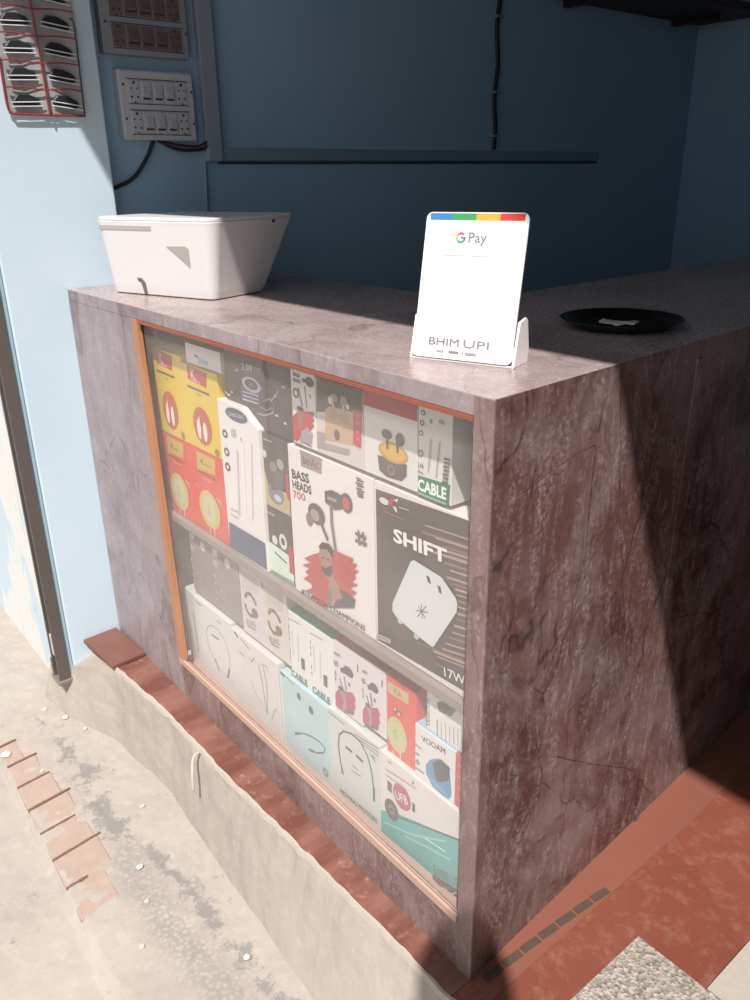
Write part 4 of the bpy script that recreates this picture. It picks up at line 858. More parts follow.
   ('text', 'title_lettering', '#54485a', 'HEADS', (0.004, 0.6051), (0.1734, 0.6322), (0.004, 0.6763)),
   ('ell', 'earphone_picture', '#5a4c66', (0.5202, 0.6597), 0.1821, 0.0701, 0),
   ('poly', 'earphone_picture', '#5a4c66', [(0.2255, 0.6411), (0.4317, 0.6804), (0.4756, 0.602), (0.2452, 0.5753)]),
   ('ell', 'earphone_picture', '#6e6272', (0.0327, 0.4613), 0.0287, 0.0811, 0.5),
   ('line', 'earphone_picture', '#857a88', 0.005, [(0.1837, 0.4645), (0.3019, 0.3443)]),
   ('line', 'earphone_picture', '#857a88', 0.005, [(0.3601, 0.5476), (0.4312, 0.3631)]),
   ('line', 'hash_mark', '#857c84', 0.008, [(0.5282, 0.5056), (0.5542, 0.4521)]),
   ('line', 'hash_mark', '#6a6070', 0.004, [(0.8631, 0.8644), (0.856, 0.7537)]),
   ('poly', 'pink_splash', '#c43f70', [(0.004, 0.1855), (0.1144, 0.2766), (0.2253, 0.3523), (0.4034, 0.3338), (0.66, 0.3963), (0.7641, 0.3218), (0.7105, 0.2636), (0.7556, 0.1951), (0.6658, 0.1244), (0.7141, 0.0982), (0.3751, 0.004), (0.1663, 0.004), (0.031, 0.004), (0.004, 0.0123), (0.004, 0.0442), (0.004, 0.1144)]),
   ('poly', 'portrait_print', '#b59aa0', [(0.1433, 0.3064), (0.3273, 0.3417), (0.3981, 0.2697), (0.4298, 0.027), (0.2721, 0.004), (0.3136, 0.1804)]),
   ('poly', 'portrait_print', '#6f6876', [(0.3822, 0.0753), (0.6658, 0.1244), (0.6609, 0.0557), (0.2951, 0.004)]),
   ('ell', 'portrait_print', '#584a52', (0.2388, 0.3292), 0.1056, 0.03, 0),
 ]),
 dict(name='earphone_box', label='orange red box with cream label and pale round cable picture on lower shelf', group=None, cat='box', rect=(-0.272, -0.194, 0.2815, 0.445), yf=0.05, dep=0.05, col='#db4a3a', top='#e05048', art=[
   ('poly', 'name_label', '#e8c890', [(0.0436, 0.9153), (0.7495, 0.9376), (0.7408, 0.7948), (0.0399, 0.7796)]),
   ('text', 'name_label', '#8a6a40', 'Kin', (0.2463, 0.8153), (0.5245, 0.8169), (0.238, 0.8935)),
   ('ell', 'caption', '#a83630', (0.3693, 0.6045), 0.1735, 0.0364, 0),
   ('ell', 'caption', '#f0d8c8', (0.2819, 0.6171), 0.0391, 0.0146, 0),
   ('ell', 'caption', '#f0d8c8', (0.4272, 0.5931), 0.0483, 0.0146, 0),
   ('ell', 'cable_picture', '#ecd68c', (0.3508, 0.2953), 0.3468, 0.2265, 0),
   ('ell', 'cable_picture', '#dde0a4', (0.341, 0.3018), 0.3015, 0.1601, 0),
   ('ell', 'cable_picture', '#b8bc80', (0.3014, 0.2904), 0.0692, 0.0637, 0.6),
   ('line', 'cable_picture', '#ecd0c4', 0.0035, [(0.2228, 0.0496), (0.2306, 0.004)]),
   ('line', 'cable_picture', '#ecd0c4', 0.0035, [(0.4619, 0.1023), (0.4804, 0.004)]),
   ('line', 'caption', '#f0a89c', 0.004, [(0.004, 0.004), (0.12, 0.004)]),
   ('line', 'caption', '#8a2a28', 0.003, [(0.4784, 0.996), (0.5725, 0.996)]),
 ]),
 dict(name='charger_box', label='white box with a dark green device picture, high beside the right post', group=None, cat='box', rect=(-0.168, -0.075, 0.391, 0.474), yf=0.05, dep=0.05, col='#e4e2de', art=[
   ('text', 'vertical_lettering', '#55585a', 'VEGOUS', (0.0976, 0.0729), (0.0636, 0.7304), (0.004, 0.004)),
   ('poly', 'device_picture', '#4f7a70', [(0.2529, 0.783), (0.4528, 0.9457), (0.7364, 0.9167), (0.6139, 0.6721), (0.3268, 0.6118)]),
   ('poly', 'device_picture', '#2f4544', [(0.2656, 0.7365), (0.4537, 0.9087), (0.5974, 0.8655), (0.4877, 0.6878), (0.3143, 0.6475)]),
   ('line', 'spec_lines', '#8a8a8c', 0.003, [(0.2782, 0.3879), (0.2884, 0.004)]),
   ('line', 'spec_lines', '#b8b6b4', 0.002, [(0.3782, 0.3982), (0.3988, 0.004)]),
   ('line', 'spec_lines', '#b8b6b4', 0.002, [(0.4826, 0.423), (0.5039, 0.0223)]),
   ('line', 'spec_lines', '#b8b6b4', 0.002, [(0.5857, 0.4475), (0.6078, 0.0494)]),
   ('line', 'spec_lines', '#b8b6b4', 0.002, [(0.6876, 0.4717), (0.7104, 0.0762)]),
   ('line', 'spec_lines', '#b8b6b4', 0.002, [(0.7884, 0.4956), (0.8119, 0.1026)]),
 ]),
 dict(name='charger_box', label='white box with blue swoosh and black device picture on lower shelf', group=None, cat='box', rect=(-0.192, -0.095, 0.2815, 0.39), yf=0.046, dep=0.05, col='#e4e2de', top='#8fc4dc', art=[
   ('text', 'title_lettering', '#4f5356', 'VOOAM', (0.1783, 0.7421), (0.7689, 0.8094), (0.177, 0.8473)),
   ('poly', 'swoosh', '#3f9fd0', [(0.2859, 0.3467), (0.3963, 0.5002), (0.6142, 0.6516), (0.8695, 0.6419), (0.942, 0.1566), (0.8898, 0.0252), (0.7358, 0.004), (0.4651, 0.0213), (0.3007, 0.1738)]),
   ('poly', 'device_picture', '#3f4650', [(0.4556, 0.4808), (0.6711, 0.6666), (0.8867, 0.6302), (0.878, 0.384), (0.6261, 0.1873), (0.5375, 0.2241)]),
   ('line', 'swoosh', '#a4d4ec', 0.003, [(0.4031, 0.1436), (0.8027, 0.0701)]),
   ('line', 'small_icons', '#6ea88c', 0.006, [(0.0239, 0.423), (0.1156, 0.4296)]),
   ('line', 'small_icons', '#c490a0', 0.005, [(0.004, 0.1318), (0.2408, 0.1383)]),
   ('line', 'small_icons', '#5a5a5e', 0.003, [(0.004, 0.598), (0.1744, 0.5753)]),
   ('ell', 'small_icons', '#9ab8a4', (0.0744, 0.2697), 0.0548, 0.0545, 0),
 ]),
 dict(name='slim_box', label='narrow red box squeezed against the right post on lower shelf', group=None, cat='box', rect=(-0.094, -0.068, 0.2815, 0.388), yf=0.046, dep=0.05, col='#c63f4c', art=[
   ('line', 'print_marks', '#e8a4a4', 0.004, [(0.2747, 0.825), (0.5407, 0.8021)]),
   ('line', 'print_marks', '#e8a4a4', 0.004, [(0.3055, 0.611), (0.573, 0.5886)]),
   ('line', 'print_marks', '#e8a4a4', 0.004, [(0.3367, 0.3944), (0.6058, 0.3726)]),
   ('line', 'print_marks', '#e8a4a4', 0.004, [(0.3683, 0.1751), (0.639, 0.1538)]),
 ]),
 dict(name='neckband_box', label='white box with a red stripe standing at the wooden stile', group=None, cat='box', rect=(-1.075, -1.012, 0.0855, 0.292), yf=0.044, dep=0.12, col='#d3d2ca', art=[
   ('line', 'line_print', '#7d7c74', 0.006, [(0.2673, 0.5237), (0.4791, 0.0508)]),
   ('line', 'line_print', '#8d8c84', 0.005, [(0.6745, 0.7207), (0.7724, 0.1853)]),
   ('poly', 'red_stripe', '#cf6a66', [(0.9621, 0.3687), (0.996, 0.3729), (0.996, 0.1336), (0.996, 0.004), (0.9761, 0.004)]),
 ]),
 dict(name='neckband_box', label='white neckband earphone box, left of the box with cable picture', group=None, cat='box', rect=(-1.01, -0.832, 0.0855, 0.2955), yf=0.04, dep=0.08, col='#d9d7d3', art=[
   ('line', 'neckband_picture', '#a6a4a2', 0.0035, [(0.4734, 0.2766), (0.3151, 0.4227), (0.2791, 0.5978), (0.3343, 0.7027), (0.4653, 0.778), (0.6476, 0.7877), (0.8022, 0.7236), (0.9021, 0.6025), (0.9122, 0.4435), (0.8313, 0.2422)]),
   ('line', 'neckband_picture', '#70706f', 0.007, [(0.469, 0.3172), (0.5663, 0.1996)]),
   ('line', 'neckband_picture', '#70706f', 0.009, [(0.8788, 0.3568), (0.8014, 0.1974)]),
   ('line', 'neckband_picture', '#7c7a7a', 0.006, [(0.4438, 0.6421), (0.6625, 0.6574)]),
   ('line', 'caption', '#a8a4a2', 0.006, [(0.0459, 0.9461), (0.2249, 0.9391)]),
   ('line', 'caption', '#b8b4b2', 0.005, [(0.631, 0.9083), (0.7565, 0.9063)]),
 ]),
 dict(name='headset_box', label='white box with faint crossed cable picture, beside the pale blue box', group=None, cat='box', rect=(-0.829, -0.627, 0.0855, 0.288), yf=0.04, dep=0.08, col='#d9d4d0', art=[
   ('line', 'brand_mark', '#6e6a6c', 0.009, [(0.0927, 0.985), (0.1613, 0.9361)]),
   ('line', 'caption', '#8f8b8c', 0.004, [(0.2319, 0.9493), (0.4104, 0.9046)]),
   ('line', 'caption', '#b0acac', 0.005, [(0.168, 0.7563), (0.3029, 0.741)]),
   ('line', 'cable_picture', '#8d8b8c', 0.0035, [(0.3771, 0.7879), (0.4381, 0.7477), (0.5177, 0.8476)]),
   ('line', 'cable_picture', '#9b999a', 0.004, [(0.5933, 0.8058), (0.6464, 0.5928), (0.6957, 0.2101)]),
   ('line', 'cable_picture', '#9b999a', 0.004, [(0.692, 0.8261), (0.7438, 0.6043), (0.7103, 0.1977)]),
   ('line', 'cable_picture', '#aaa8a8', 0.003, [(0.4013, 0.4837), (0.4823, 0.3404), (0.6368, 0.2598)]),
   ('line', 'cable_picture', '#9b999a', 0.003, [(0.8057, 0.1905), (0.8691, 0.3297), (0.924, 0.4015), (0.94, 0.3499)]),
   ('line', 'cable_picture', '#9b999a', 0.003, [(0.6449, 0.8319), (0.7749, 0.8584), (0.7981, 0.7917)]),
 ]),
 dict(name='neckband_box', label='pale blue neckband earphone box with two small dark earbuds printed', group=None, cat='box', rect=(-0.62, -0.4435, 0.0855, 0.2775), yf=0.04, dep=0.08, col='#b3d2d4', art=[
   ('line', 'brand_mark', '#53656a', 0.01, [(0.0206, 0.9841), (0.1168, 0.9721)]),
   ('line', 'caption', '#7c8e90', 0.003, [(0.1438, 0.9806), (0.3135, 0.9569)]),
   ('ell', 'earbud_picture', '#3f4f56', (0.4042, 0.8541), 0.0413, 0.0465, 0),
   ('ell', 'earbud_picture', '#3f4f56', (0.6527, 0.8013), 0.0468, 0.0504, 0),
   ('line', 'neckband_picture', '#4f6468', 0.0045, [(0.2673, 0.2827), (0.4692, 0.3993), (0.6515, 0.453), (0.8084, 0.4693), (0.9086, 0.4481), (0.8798, 0.3755), (0.743, 0.2892), (0.5549, 0.231)]),
   ('line', 'neckband_picture', '#4f6468', 0.008, [(0.2673, 0.2827), (0.3736, 0.3486)]),
   ('line', 'neckband_picture', '#4f6468', 0.008, [(0.5549, 0.231), (0.6532, 0.2601)]),
   ('ell', 'small_icons', '#7f9898', (0.8961, 0.1236), 0.0567, 0.0574, 0.4),
   ('poly', 'white_edge', '#d6dcda', [(0.004, 0.9565), (0.0542, 0.9487), (0.0611, 0.0579), (0.0147, 0.0607)]),
 ]),
 dict(name='neckband_box', label='white neckband earphone box with dark horseshoe band print', group=None, cat='box', rect=(-0.4425, -0.2835, 0.0855, 0.284), yf=0.04, dep=0.08, col='#ccd3cd', art=[
   ('line', 'neckband_picture', '#5c6264', 0.0055, [(0.2656, 0.2987), (0.2203, 0.4289), (0.1902, 0.6246), (0.2168, 0.7623), (0.3058, 0.8462), (0.4657, 0.897), (0.6382, 0.8871), (0.7714, 0.794), (0.8472, 0.6525), (0.8775, 0.4857), (0.8882, 0.3015)]),
   ('line', 'neckband_picture', '#4f5557', 0.008, [(0.89, 0.4721), (0.8882, 0.3015)]),
   ('line', 'neckband_picture', '#4f5557', 0.008, [(0.2419, 0.3762), (0.2652, 0.2921)]),
   ('line', 'earbud_picture', '#5a5f60', 0.009, [(0.3445, 0.6806), (0.4748, 0.6801)]),
   ('line', 'earbud_picture', '#5a5f60', 0.009, [(0.5492, 0.681), (0.6884, 0.6709)]),
   ('line', 'caption', '#a9aeaa', 0.005, [(0.4699, 0.5163), (0.5887, 0.5162)]),
   ('line', 'caption', '#a9aeaa', 0.004, [(0.4489, 0.4425), (0.637, 0.4693)]),
   ('line', 'caption', '#98a09c', 0.003, [(0.5239, 0.9211), (0.9921, 0.9803)]),
   ('line', 'caption', '#98a09c', 0.003, [(0.596, 0.9002), (0.991, 0.937)]),
   ('line', 'caption', '#98a09c', 0.003, [(0.6674, 0.8796), (0.99, 0.8935)]),
   ('line', 'caption', '#98a09c', 0.003, [(0.004, 0.9421), (0.3391, 0.9431)]),
   ('line', 'caption', '#a8aca8', 0.005, [(0.8309, 0.8442), (0.9247, 0.793)]),
   ('line', 'caption', '#b4888c', 0.004, [(0.8627, 0.8405), (0.9322, 0.8365)]),
   ('text', 'slogan_lettering', '#55604e', 'MOVING MOTION', (0.2057, 0.0265), (0.9303, 0.056), (0.2167, 0.0877)),
 ]),
 dict(name='power_bank_box', label='large white and turquoise box at the right end of the lower shelf', group=None, cat='box', rect=(-0.282, -0.068, 0.0855, 0.28), yf=0.04, dep=0.1, col='#dfd8d2', art=[
   ('poly', 'turquoise_panel', '#3fbfb8', [(0.004, 0.2745), (0.2311, 0.4072), (0.996, 0.7243), (0.996, 0.0637), (0.004, 0.004)]),
   ('line', 'turquoise_panel', '#4a5a5c', 0.005, [(0.2553, 0.3847), (0.6363, 0.5584), (0.996, 0.7218)]),
   ('line', 'turquoise_panel', '#a8e0dc', 0.005, [(0.0414, 0.1549), (0.4105, 0.3027), (0.8254, 0.5705)]),
   ('line', 'turquoise_panel', '#a8e0dc', 0.005, [(0.3213, 0.214), (0.6118, 0.3209), (0.8825, 0.4074)]),
   ('line', 'turquoise_panel', '#d4f0ec', 0.003, [(0.5825, 0.4055), (0.8283, 0.4535)]),
   ('poly', 'brand_plate', '#45383c', [(0.099, 0.7116), (0.4578, 0.6956), (0.4584, 0.5968), (0.1039, 0.5999)]),
   ('ell', 'brand_plate', '#dfd8d2', (0.2921, 0.6559), 0.1339, 0.1617, 0),
   ('ell', 'brand_plate', '#c24a68', (0.2921, 0.6559), 0.1168, 0.1403, 0),
   ('text', 'brand_plate', '#f0dfe2', 'UFB', (0.2169, 0.576), (0.3744, 0.6223), (0.2114, 0.6676)),
   ('ell', 'round_badge', '#4d484a', (0.1544, 0.3966), 0.0922, 0.1181, 0),
   ('ell', 'round_badge', '#8d8688', (0.1544, 0.3966), 0.0433, 0.0564, 0.5),
   ('line', 'caption', '#b8aaa8', 0.003, [(0.0821, 0.8297), (0.4651, 0.8863)]),
   ('line', 'caption', '#c4b6b4', 0.003, [(0.0812, 0.7612), (0.3217, 0.7914)]),
   ('line', 'caption', '#a87890', 0.008, [(0.4224, 0.9327), (0.4423, 0.9214)]),
   ('line', 'caption', '#b8a8a8', 0.005, [(0.114, 0.9465), (0.1594, 0.9521)]),
   ('text', 'model_lettering', '#2f5a5c', 'E100S US', (0.7108, 0.0897), (0.989, 0.1804), (0.7035, 0.186)),
   ('poly', 'warning_label', '#4e4446', [(0.6862, 0.0589), (0.9952, 0.1507), (0.9933, 0.0475), (0.6889, 0.004)]),
   ('ell', 'warning_label', '#b05a5c', (0.7564, 0.0334), 0.0485, 0.0384, 0.5),
   ('line', 'warning_label', '#d0c8c6', 0.003, [(0.8246, 0.0547), (0.8935, 0.0079), (0.9704, 0.1082)]),
 ]),
]

def ink(h):
    c = [int(h[i:i+2],16) for i in (1,3,5)]
    k = .8 if min(c) < 190 else 1                                       # printing ink is deeper than the white card
    return plain('#%02x%02x%02x' % tuple(int(x*(.88 if k < 1 else 1)) for x in c),.42,var=.05)
for d in BOXES:
    x0,x1,z0,z1 = d['rect']; yf, dep = d['yf'], d['dep']; w, h = x1-x0, z1-z0
    r = root(d['name'], ((x0+x1)/2, yf, z0), d['label'], d['cat'], d['group'])
    bm = bmesh.new()
    if 'chamfer' in d:
        cx, cz = d['chamfer']; pts = [(-w/2,0),(w/2,0),(w/2,h*cz-.0),(w/2-w*(1-cx),h),(-w/2,h)]
        a = [bm.verts.new((x,0,z)) for x,z in pts]; b_ = [bm.verts.new((x,dep,z)) for x,z in pts]
        bm.faces.new(a); bm.faces.new(b_[::-1])
        for i in range(5): bm.faces.new((a[i],b_[i],b_[(i+1)%5],a[(i+1)%5]))
        bmesh.ops.recalc_face_normals(bm, faces=bm.faces)
    else: box(bm,-w/2,w/2,0,dep,0,h)
    ms = [plain(d['col'],.42,var=.06)]
    if 'top' in d:
        ms.append(plain(d['top'],.42))
        for f in bm.faces:
            if f.calc_center_median().z > h-.001: f.material_index = 1
    obj('carton', bm, ms, r, bevel=.0008, seg=1)
    M = Matrix.Translation((-w/2, 0, 0)); parts = {}; base = {}
    L = 1
    U = lambda q: (q[0]*w, q[1]*h)
    groups = []                                                        # shapes of one name that touch are one printed part
    for i,a in enumerate(d['art']):
        if a[0] == 'ell': c = U(a[3]); bb = [c[0]-a[4]*w,c[0]+a[4]*w,c[1]-a[5]*h,c[1]+a[5]*h]
        else:
            q = [U(x) for x in (a[4] if a[0]=='line' else a[3] if a[0]=='poly' else a[4:7])]
            bb = [min(x[0] for x in q),max(x[0] for x in q),min(x[1] for x in q),max(x[1] for x in q)]
        g = .05 if a[1] in ('speed_lines','water_splash','spec_lines','stripes','green_lines','portrait_print','earphone_picture','cable_picture','watch_picture','neckband_picture','earbud_picture') else .004
        bb = [bb[0]-g,bb[1]+g,bb[2]-g,bb[3]+g]; idx = [i]
        for G_ in [G_ for G_ in groups if G_[0] == a[1] and G_[1][0] < bb[1] and bb[0] < G_[1][1] and G_[1][2] < bb[3] and bb[2] < G_[1][3]]:
            groups.remove(G_); o_ = G_[1]; bb = [min(bb[0],o_[0]),max(bb[1],o_[1]),min(bb[2],o_[2]),max(bb[3],o_[3])]; idx += G_[2]
        groups.append((a[1],bb,idx))
    key = {i:(G_[0],k) for k,G_ in enumerate(groups) for i in G_[2]}
    for i,a in enumerate(d['art']):
        p = parts.get(key[i])
        if p is None: p = parts[key[i]] = Print(M)
        p.base = 0; p.n = L; L += 1
        m = ink(a[2])
        if a[0] == 'poly': p.poly([U(q) for q in a[3]], m)
        elif a[0] == 'ell': p.ell(U(a[3]), a[4]*w, a[5]*h, m, a[6])
        elif a[0] == 'line': p.line([U(q) for q in a[4]], a[3]*.8, m)
        else: p.text(a[3], U(a[4]), U(a[5]), U(a[6]), m)
    for n_, p in parts.items(): p.done(n_[0], r)

# ------------------------------------------------------------ things on the worktop
# payment code stand
a = math.atan2(.331,.943)
t = root('payment_stand',(-.175,.113,1.0),'white payment card with coloured top stripe in a holder on the counter corner','card stand',rz=a)
wp = plain('#f0ebe8',.3,var=.03); TI = math.radians(12); cw, ch = .157, .205
MC = Matrix.Translation((0,.002,.004)) @ Matrix.Rotation(-TI,4,'X')
def rrect(w, h, r, n=6):
    P = []
    for cx,cy,a0 in ((w/2-r,r,-90),(w/2-r,h-r,0),(-w/2+r,h-r,90),(-w/2+r,r,180)):
        for k in range(n+1): q = math.radians(a0+90*k/n); P.append((cx+r*math.cos(q),cy+r*math.sin(q)))
    return P
def plate(bm, P, y0, y1, M):
    A = [bm.verts.new(M @ Vector((x,y0,z))) for x,z in P]; B_ = [bm.verts.new(M @ Vector((x,y1,z))) for x,z in P]
    bm.faces.new(A); bm.faces.new(B_[::-1]); n = len(P)
    for i in range(n): bm.faces.new((A[i],B_[i],B_[(i+1)%n],A[(i+1)%n]))
    bmesh.ops.recalc_face_normals(bm, faces=bm.faces)
bm = bmesh.new(); plate(bm, rrect(cw,ch,.009), 0, .003, MC); obj('card', bm, wp, t)
bm = bmesh.new()
pf = [(0,0),(.052,0),(.056,.02),(.047,.062),(.040,.066),(.018,.062),(.004,.012)]   # side cheek profile (y,z)
for sx in (-1,1):
    x0 = sx*(cw/2+.001); x1 = x0+sx*.004
    A = [bm.verts.new((x0,y,z)) for y,z in pf]; B_ = [bm.verts.new((x1,y,z)) for y,z in pf]; bm.faces.new(A); bm.faces.new(B_[::-1])
    for i in range(len(pf)): bm.faces.new((A[i],B_[i],B_[(i+1)%len(pf)],A[(i+1)%len(pf)]))
box(bm,-cw/2-.001,cw/2+.001,.001,.054,0,.003)
bmesh.ops.recalc_face_normals(bm, faces=bm.faces)
obj('holder', bm, wp, t, bevel=.0012)
bm = bmesh.new(); plate(bm, [(x,z) for x,z in rrect(cw+.004,.030,.010)], -.0025, -.0005, MC); obj('front_lip', bm, wp, t)
pc = Print(MC @ Matrix.Translation((-cw/2,0,0)), .0002)
for k,cx in enumerate(('#3f7fc4','#3a9e57','#e0a63e','#d8453c')):
    pc.face([(.006+k*.0363,ch-.0105),(.006+(k+1)*.0363,ch-.0105),(.006+(k+1)*.0363,ch-.0015),(.006+k*.0363,ch-.0015)], plain(cx,.4))
pc.done('colour_stripe', t)
pc = Print(MC @ Matrix.Translation((-cw/2,0,0)), .0002); gy = plain('#7d7f84',.4)
def arc(c, r, a0, a1, w, m, n=8):
    pc.line([(c[0]+r*math.cos(math.radians(a0+(a1-a0)*k/n)), c[1]+r*math.sin(math.radians(a0+(a1-a0)*k/n))) for k in range(n+1)], w, m); pc.n = 0
gc = (.058,ch-.0345)
arc(gc,.0062,40,140,.0026,plain('#c84a44',.4)); arc(gc,.0062,140,215,.0026,plain('#d6a03c',.4)); arc(gc,.0062,215,310,.0026,plain('#4a9a5e',.4)); arc(gc,.0062,310,362,.0026,plain('#4a78c0',.4))
pc.face([(gc[0],gc[1]-.0012),(gc[0]+.007,gc[1]-.0012),(gc[0]+.007,gc[1]+.0013),(gc[0],gc[1]+.0013)], plain('#4a78c0',.4))
pc.text('Pay',(.070,ch-.0405),(.098,ch-.0405),(.070,ch-.027), gy)
pc.done('brand_lettering', t)
pc = Print(MC @ Matrix.Translation((-cw/2,0,0)), .0002); 
pc.line([(.028,ch-.059),(.122,ch-.059)],.0007,plain('#b9b4b4',.4)); pc.line([(.045,ch-.165),(.095,ch-.165)],.0006,plain('#c9c2c0',.4)); pc.done('divider_lines', t)
pc = Print(MC @ Matrix.Translation((-cw/2,-.0026,0)), .0002)
pc.text('BHIM',(.026,.0185),(.074,.0185),(.026,.0295),plain('#a09c9f',.4)); pc.text('UPI',(.082,.0185),(.122,.0185),(.082,.0295),plain('#8f8b8f',.4))
for x0,x1,q in ((.040,.052,'#b0a6a8'),(.060,.076,'#8a8488'),(.082,.084,'#8a8488'),(.086,.104,'#a89ea4')): pc.line([(x0,.0105),(x1,.0105)],.003,plain(q,.4))
pc.done('scheme_lettering', t)

# plate
t = root('metal_plate',(-.197,.535,1.0),'shallow dark metal plate lying on the shaded part of the counter','plate')
bm = bmesh.new(); lathe(bm, [(.0,.001),(.078,.0),(.084,.003),(.101,.016),(.105,.0175),(.107,.0165),(.103,.0145),(.086,.0015+.003),(.078,.0025),(.0,.0025)][1:9]); obj('dish', bm, plain('#211f22',.35,.5), t, smooth=True)
bm = bmesh.new(); vs = []
for j in range(7):
    for i in range(9): vs.append(bm.verts.new((-.03+i*.008,-.02+j*.0065,.0065+.004*noise.noise(Vector((i*.6,j*.7,2)))+.003*abs(i-4)/4)))
for j in range(6):
    for i in range(8): bm.faces.new((vs[j*9+i],vs[j*9+i+1],vs[j*9+i+10],vs[j*9+i+9]))
o = obj('paper_scrap', bm, plain('#cfcac6',.5), None, smooth=True); o.location = (-.20,.53,1.0); o.rotation_euler = (0,0,.4)
s = o.modifiers.new('thickness','SOLIDIFY'); s.thickness = .0006; tag(o,'small crumpled pale paper scrap lying in the dark plate','paper')

# white box with sloping sides
th = math.radians(18.5); t = root('counter_bin',(-1.0,.155,1.0),'white plastic box with sloping sides and flat lid on the left end of the counter','box',rz=th)
wm = plain('#d9d7d6',.3,var=.04); 
def rr4(x0,x1,y0,y1,r,z,n=12):
    P = []
    for cx,cy,a0 in ((x1-r,y0+r,-90),(x1-r,y1-r,0),(x0+r,y1-r,90),(x0+r,y0+r,180)):
        for k in range(n+1): q = math.radians(a0+90*k/n); P.append((cx+r*math.cos(q),cy+r*math.sin(q),z))
    return P
bm = bmesh.new(); rings = []
for q,z in ((0,.002),(.12,.018),(.5,.085),(.94,.160),(1,.168)):
    rings.append([bm.verts.new(p) for p in rr4(-.335-.015*q,-.005+.032*q,.012-.022*q,.195+.10*q,.020+.012*q,z)])
for A,B_ in zip(rings,rings[1:]):
    n = len(A)
    for k in range(n): bm.faces.new((A[k],A[(k+1)%n],B_[(k+1)%n],B_[k]))
bm.faces.new(rings[0][::-1]); bm.faces.new(rings[-1]); obj('bin_body', bm, wm, t, smooth=False, bevel=.002)
bm = bmesh.new(); rings = [[bm.verts.new(p) for p in rr4(-.350+e,.027-e,-.010+e,.295-e,.032,z)] for e,z in ((0.003,.168),(.001,.170),(.001,.175),(.004,.1765))]
for A,B_ in zip(rings,rings[1:]):
    n = len(A)
    for k in range(n): bm.faces.new((A[k],A[(k+1)%n],B_[(k+1)%n],B_[k]))
bm.faces.new(rings[0][::-1]); bm.faces.new(rings[-1]); obj('lid', bm, wm, t)
def facept(u, z, off=.0):                                             # point on the front slope of the bin
    q = min(1,max(0,z/.168)); return Vector((u, .012-.022*q-off, z))
def recess_shade(name, pts, m, rim=None):  # raised flat patch; its darker grey paints in the shade of a hollow
    bm = bmesh.new(); A = [bm.verts.new(facept(u,z,.0012)) for u,z in pts]; bm.faces.new(A)
    B_ = [bm.verts.new(facept(u,z,-.004)) for u,z in pts]
    for i in range(len(pts)): bm.faces.new((A[i],B_[i],B_[(i+1)%len(pts)],A[(i+1)%len(pts)]))
    bmesh.ops.recalc_face_normals(bm, faces=bm.faces); return obj(name, bm, m, t)
recess_shade('grip_groove_shade', [(-.330,.149),(-.158,.149),(-.158,.158),(-.330,.158)], plain('#b3aeaa',.45))
recess_shade('triangular_recess_shade', [(-.118,.115),(-.062,.117),(-.052,.112),(-.056,.070),(-.075,.085)], plain('#aaa5a0',.45))
recess_shade('cable_notch_shade', [(-.222,.003),(-.212,.003),(-.212,.030),(-.222,.040),(-.236,.041),(-.236,.034),(-.226,.030)], plain('#6f6a66',.5))
bm = bmesh.new(); tube(bm,[(0,0,0),(.003,0,0)],.004,12); o = obj('screw_cap', bm, plain('#4a4644',.5), t); o.location = (.026,.20,.162)

# ------------------------------------------------------------ pillar: hanging pocket sheet
t = root('pocket_sheet',(-1.4735,0,1.40),'clear plastic pocket sheet with red binding hanging on the pale blue pillar','pocket sheet')
bm = bmesh.new(); YL, YR = -.072, .104; RW = .0545
for j in range(7):
    for i in range(8):
        y0 = YL+(YR-YL)*i/8; y1 = YL+(YR-YL)*(i+1)/8
        f = lambda y,z: (.004+.0025*math.sin(y*60+z*9), y+.012*z, z)
        bm.faces.new([bm.verts.new(f(*q)) for q in ((y0,j*RW),(y1,j*RW),(y1,(j+1)*RW),(y0,(j+1)*RW))])
bmesh.ops.remove_doubles(bm, verts=bm.verts, dist=.0005)
o = obj('backing', bm, plain('#aaa8a8',.5,var=.3,scale=25), t); s = o.modifiers.new('thickness','SOLIDIFY'); s.thickness = .002
redm = plain('#8f3230',.5); pts = []
for j in range(1,7):
    bm = bmesh.new(); tube(bm, [(.0145,YL+(YR-YL)*k/10+.012*j*RW,j*RW+.002*math.sin(k)) for k in range(11)], .0018, 6); obj('red_seam', bm, redm, t)
bm = bmesh.new(); tube(bm, [(.0145,.018-.0008*k,7*RW*k/12) for k in range(13)], .0022, 6); obj('red_seam', bm, redm, t)
bm = bmesh.new(); tube(bm, curve([(.008,YL-.002,.12),(.008,YL-.002,.02),(.009,YL+.006,.003),(.01,YL+.02,0),(.008,YR,0)]), .0025, 6); obj('red_binding', bm, redm, t)
bm = bmesh.new(); tube(bm, curve([(.008,YR,0),(.008,YR+.002,.1),(.009,YR+.003,.19),(.012,YR-.006,.205)]), .0018, 6); obj('dark_edge_wire', bm, plain('#3a3c42',.5), t)
rows = ['lowest row','second row from bottom','third row from bottom','fourth row from bottom','fifth row from bottom']
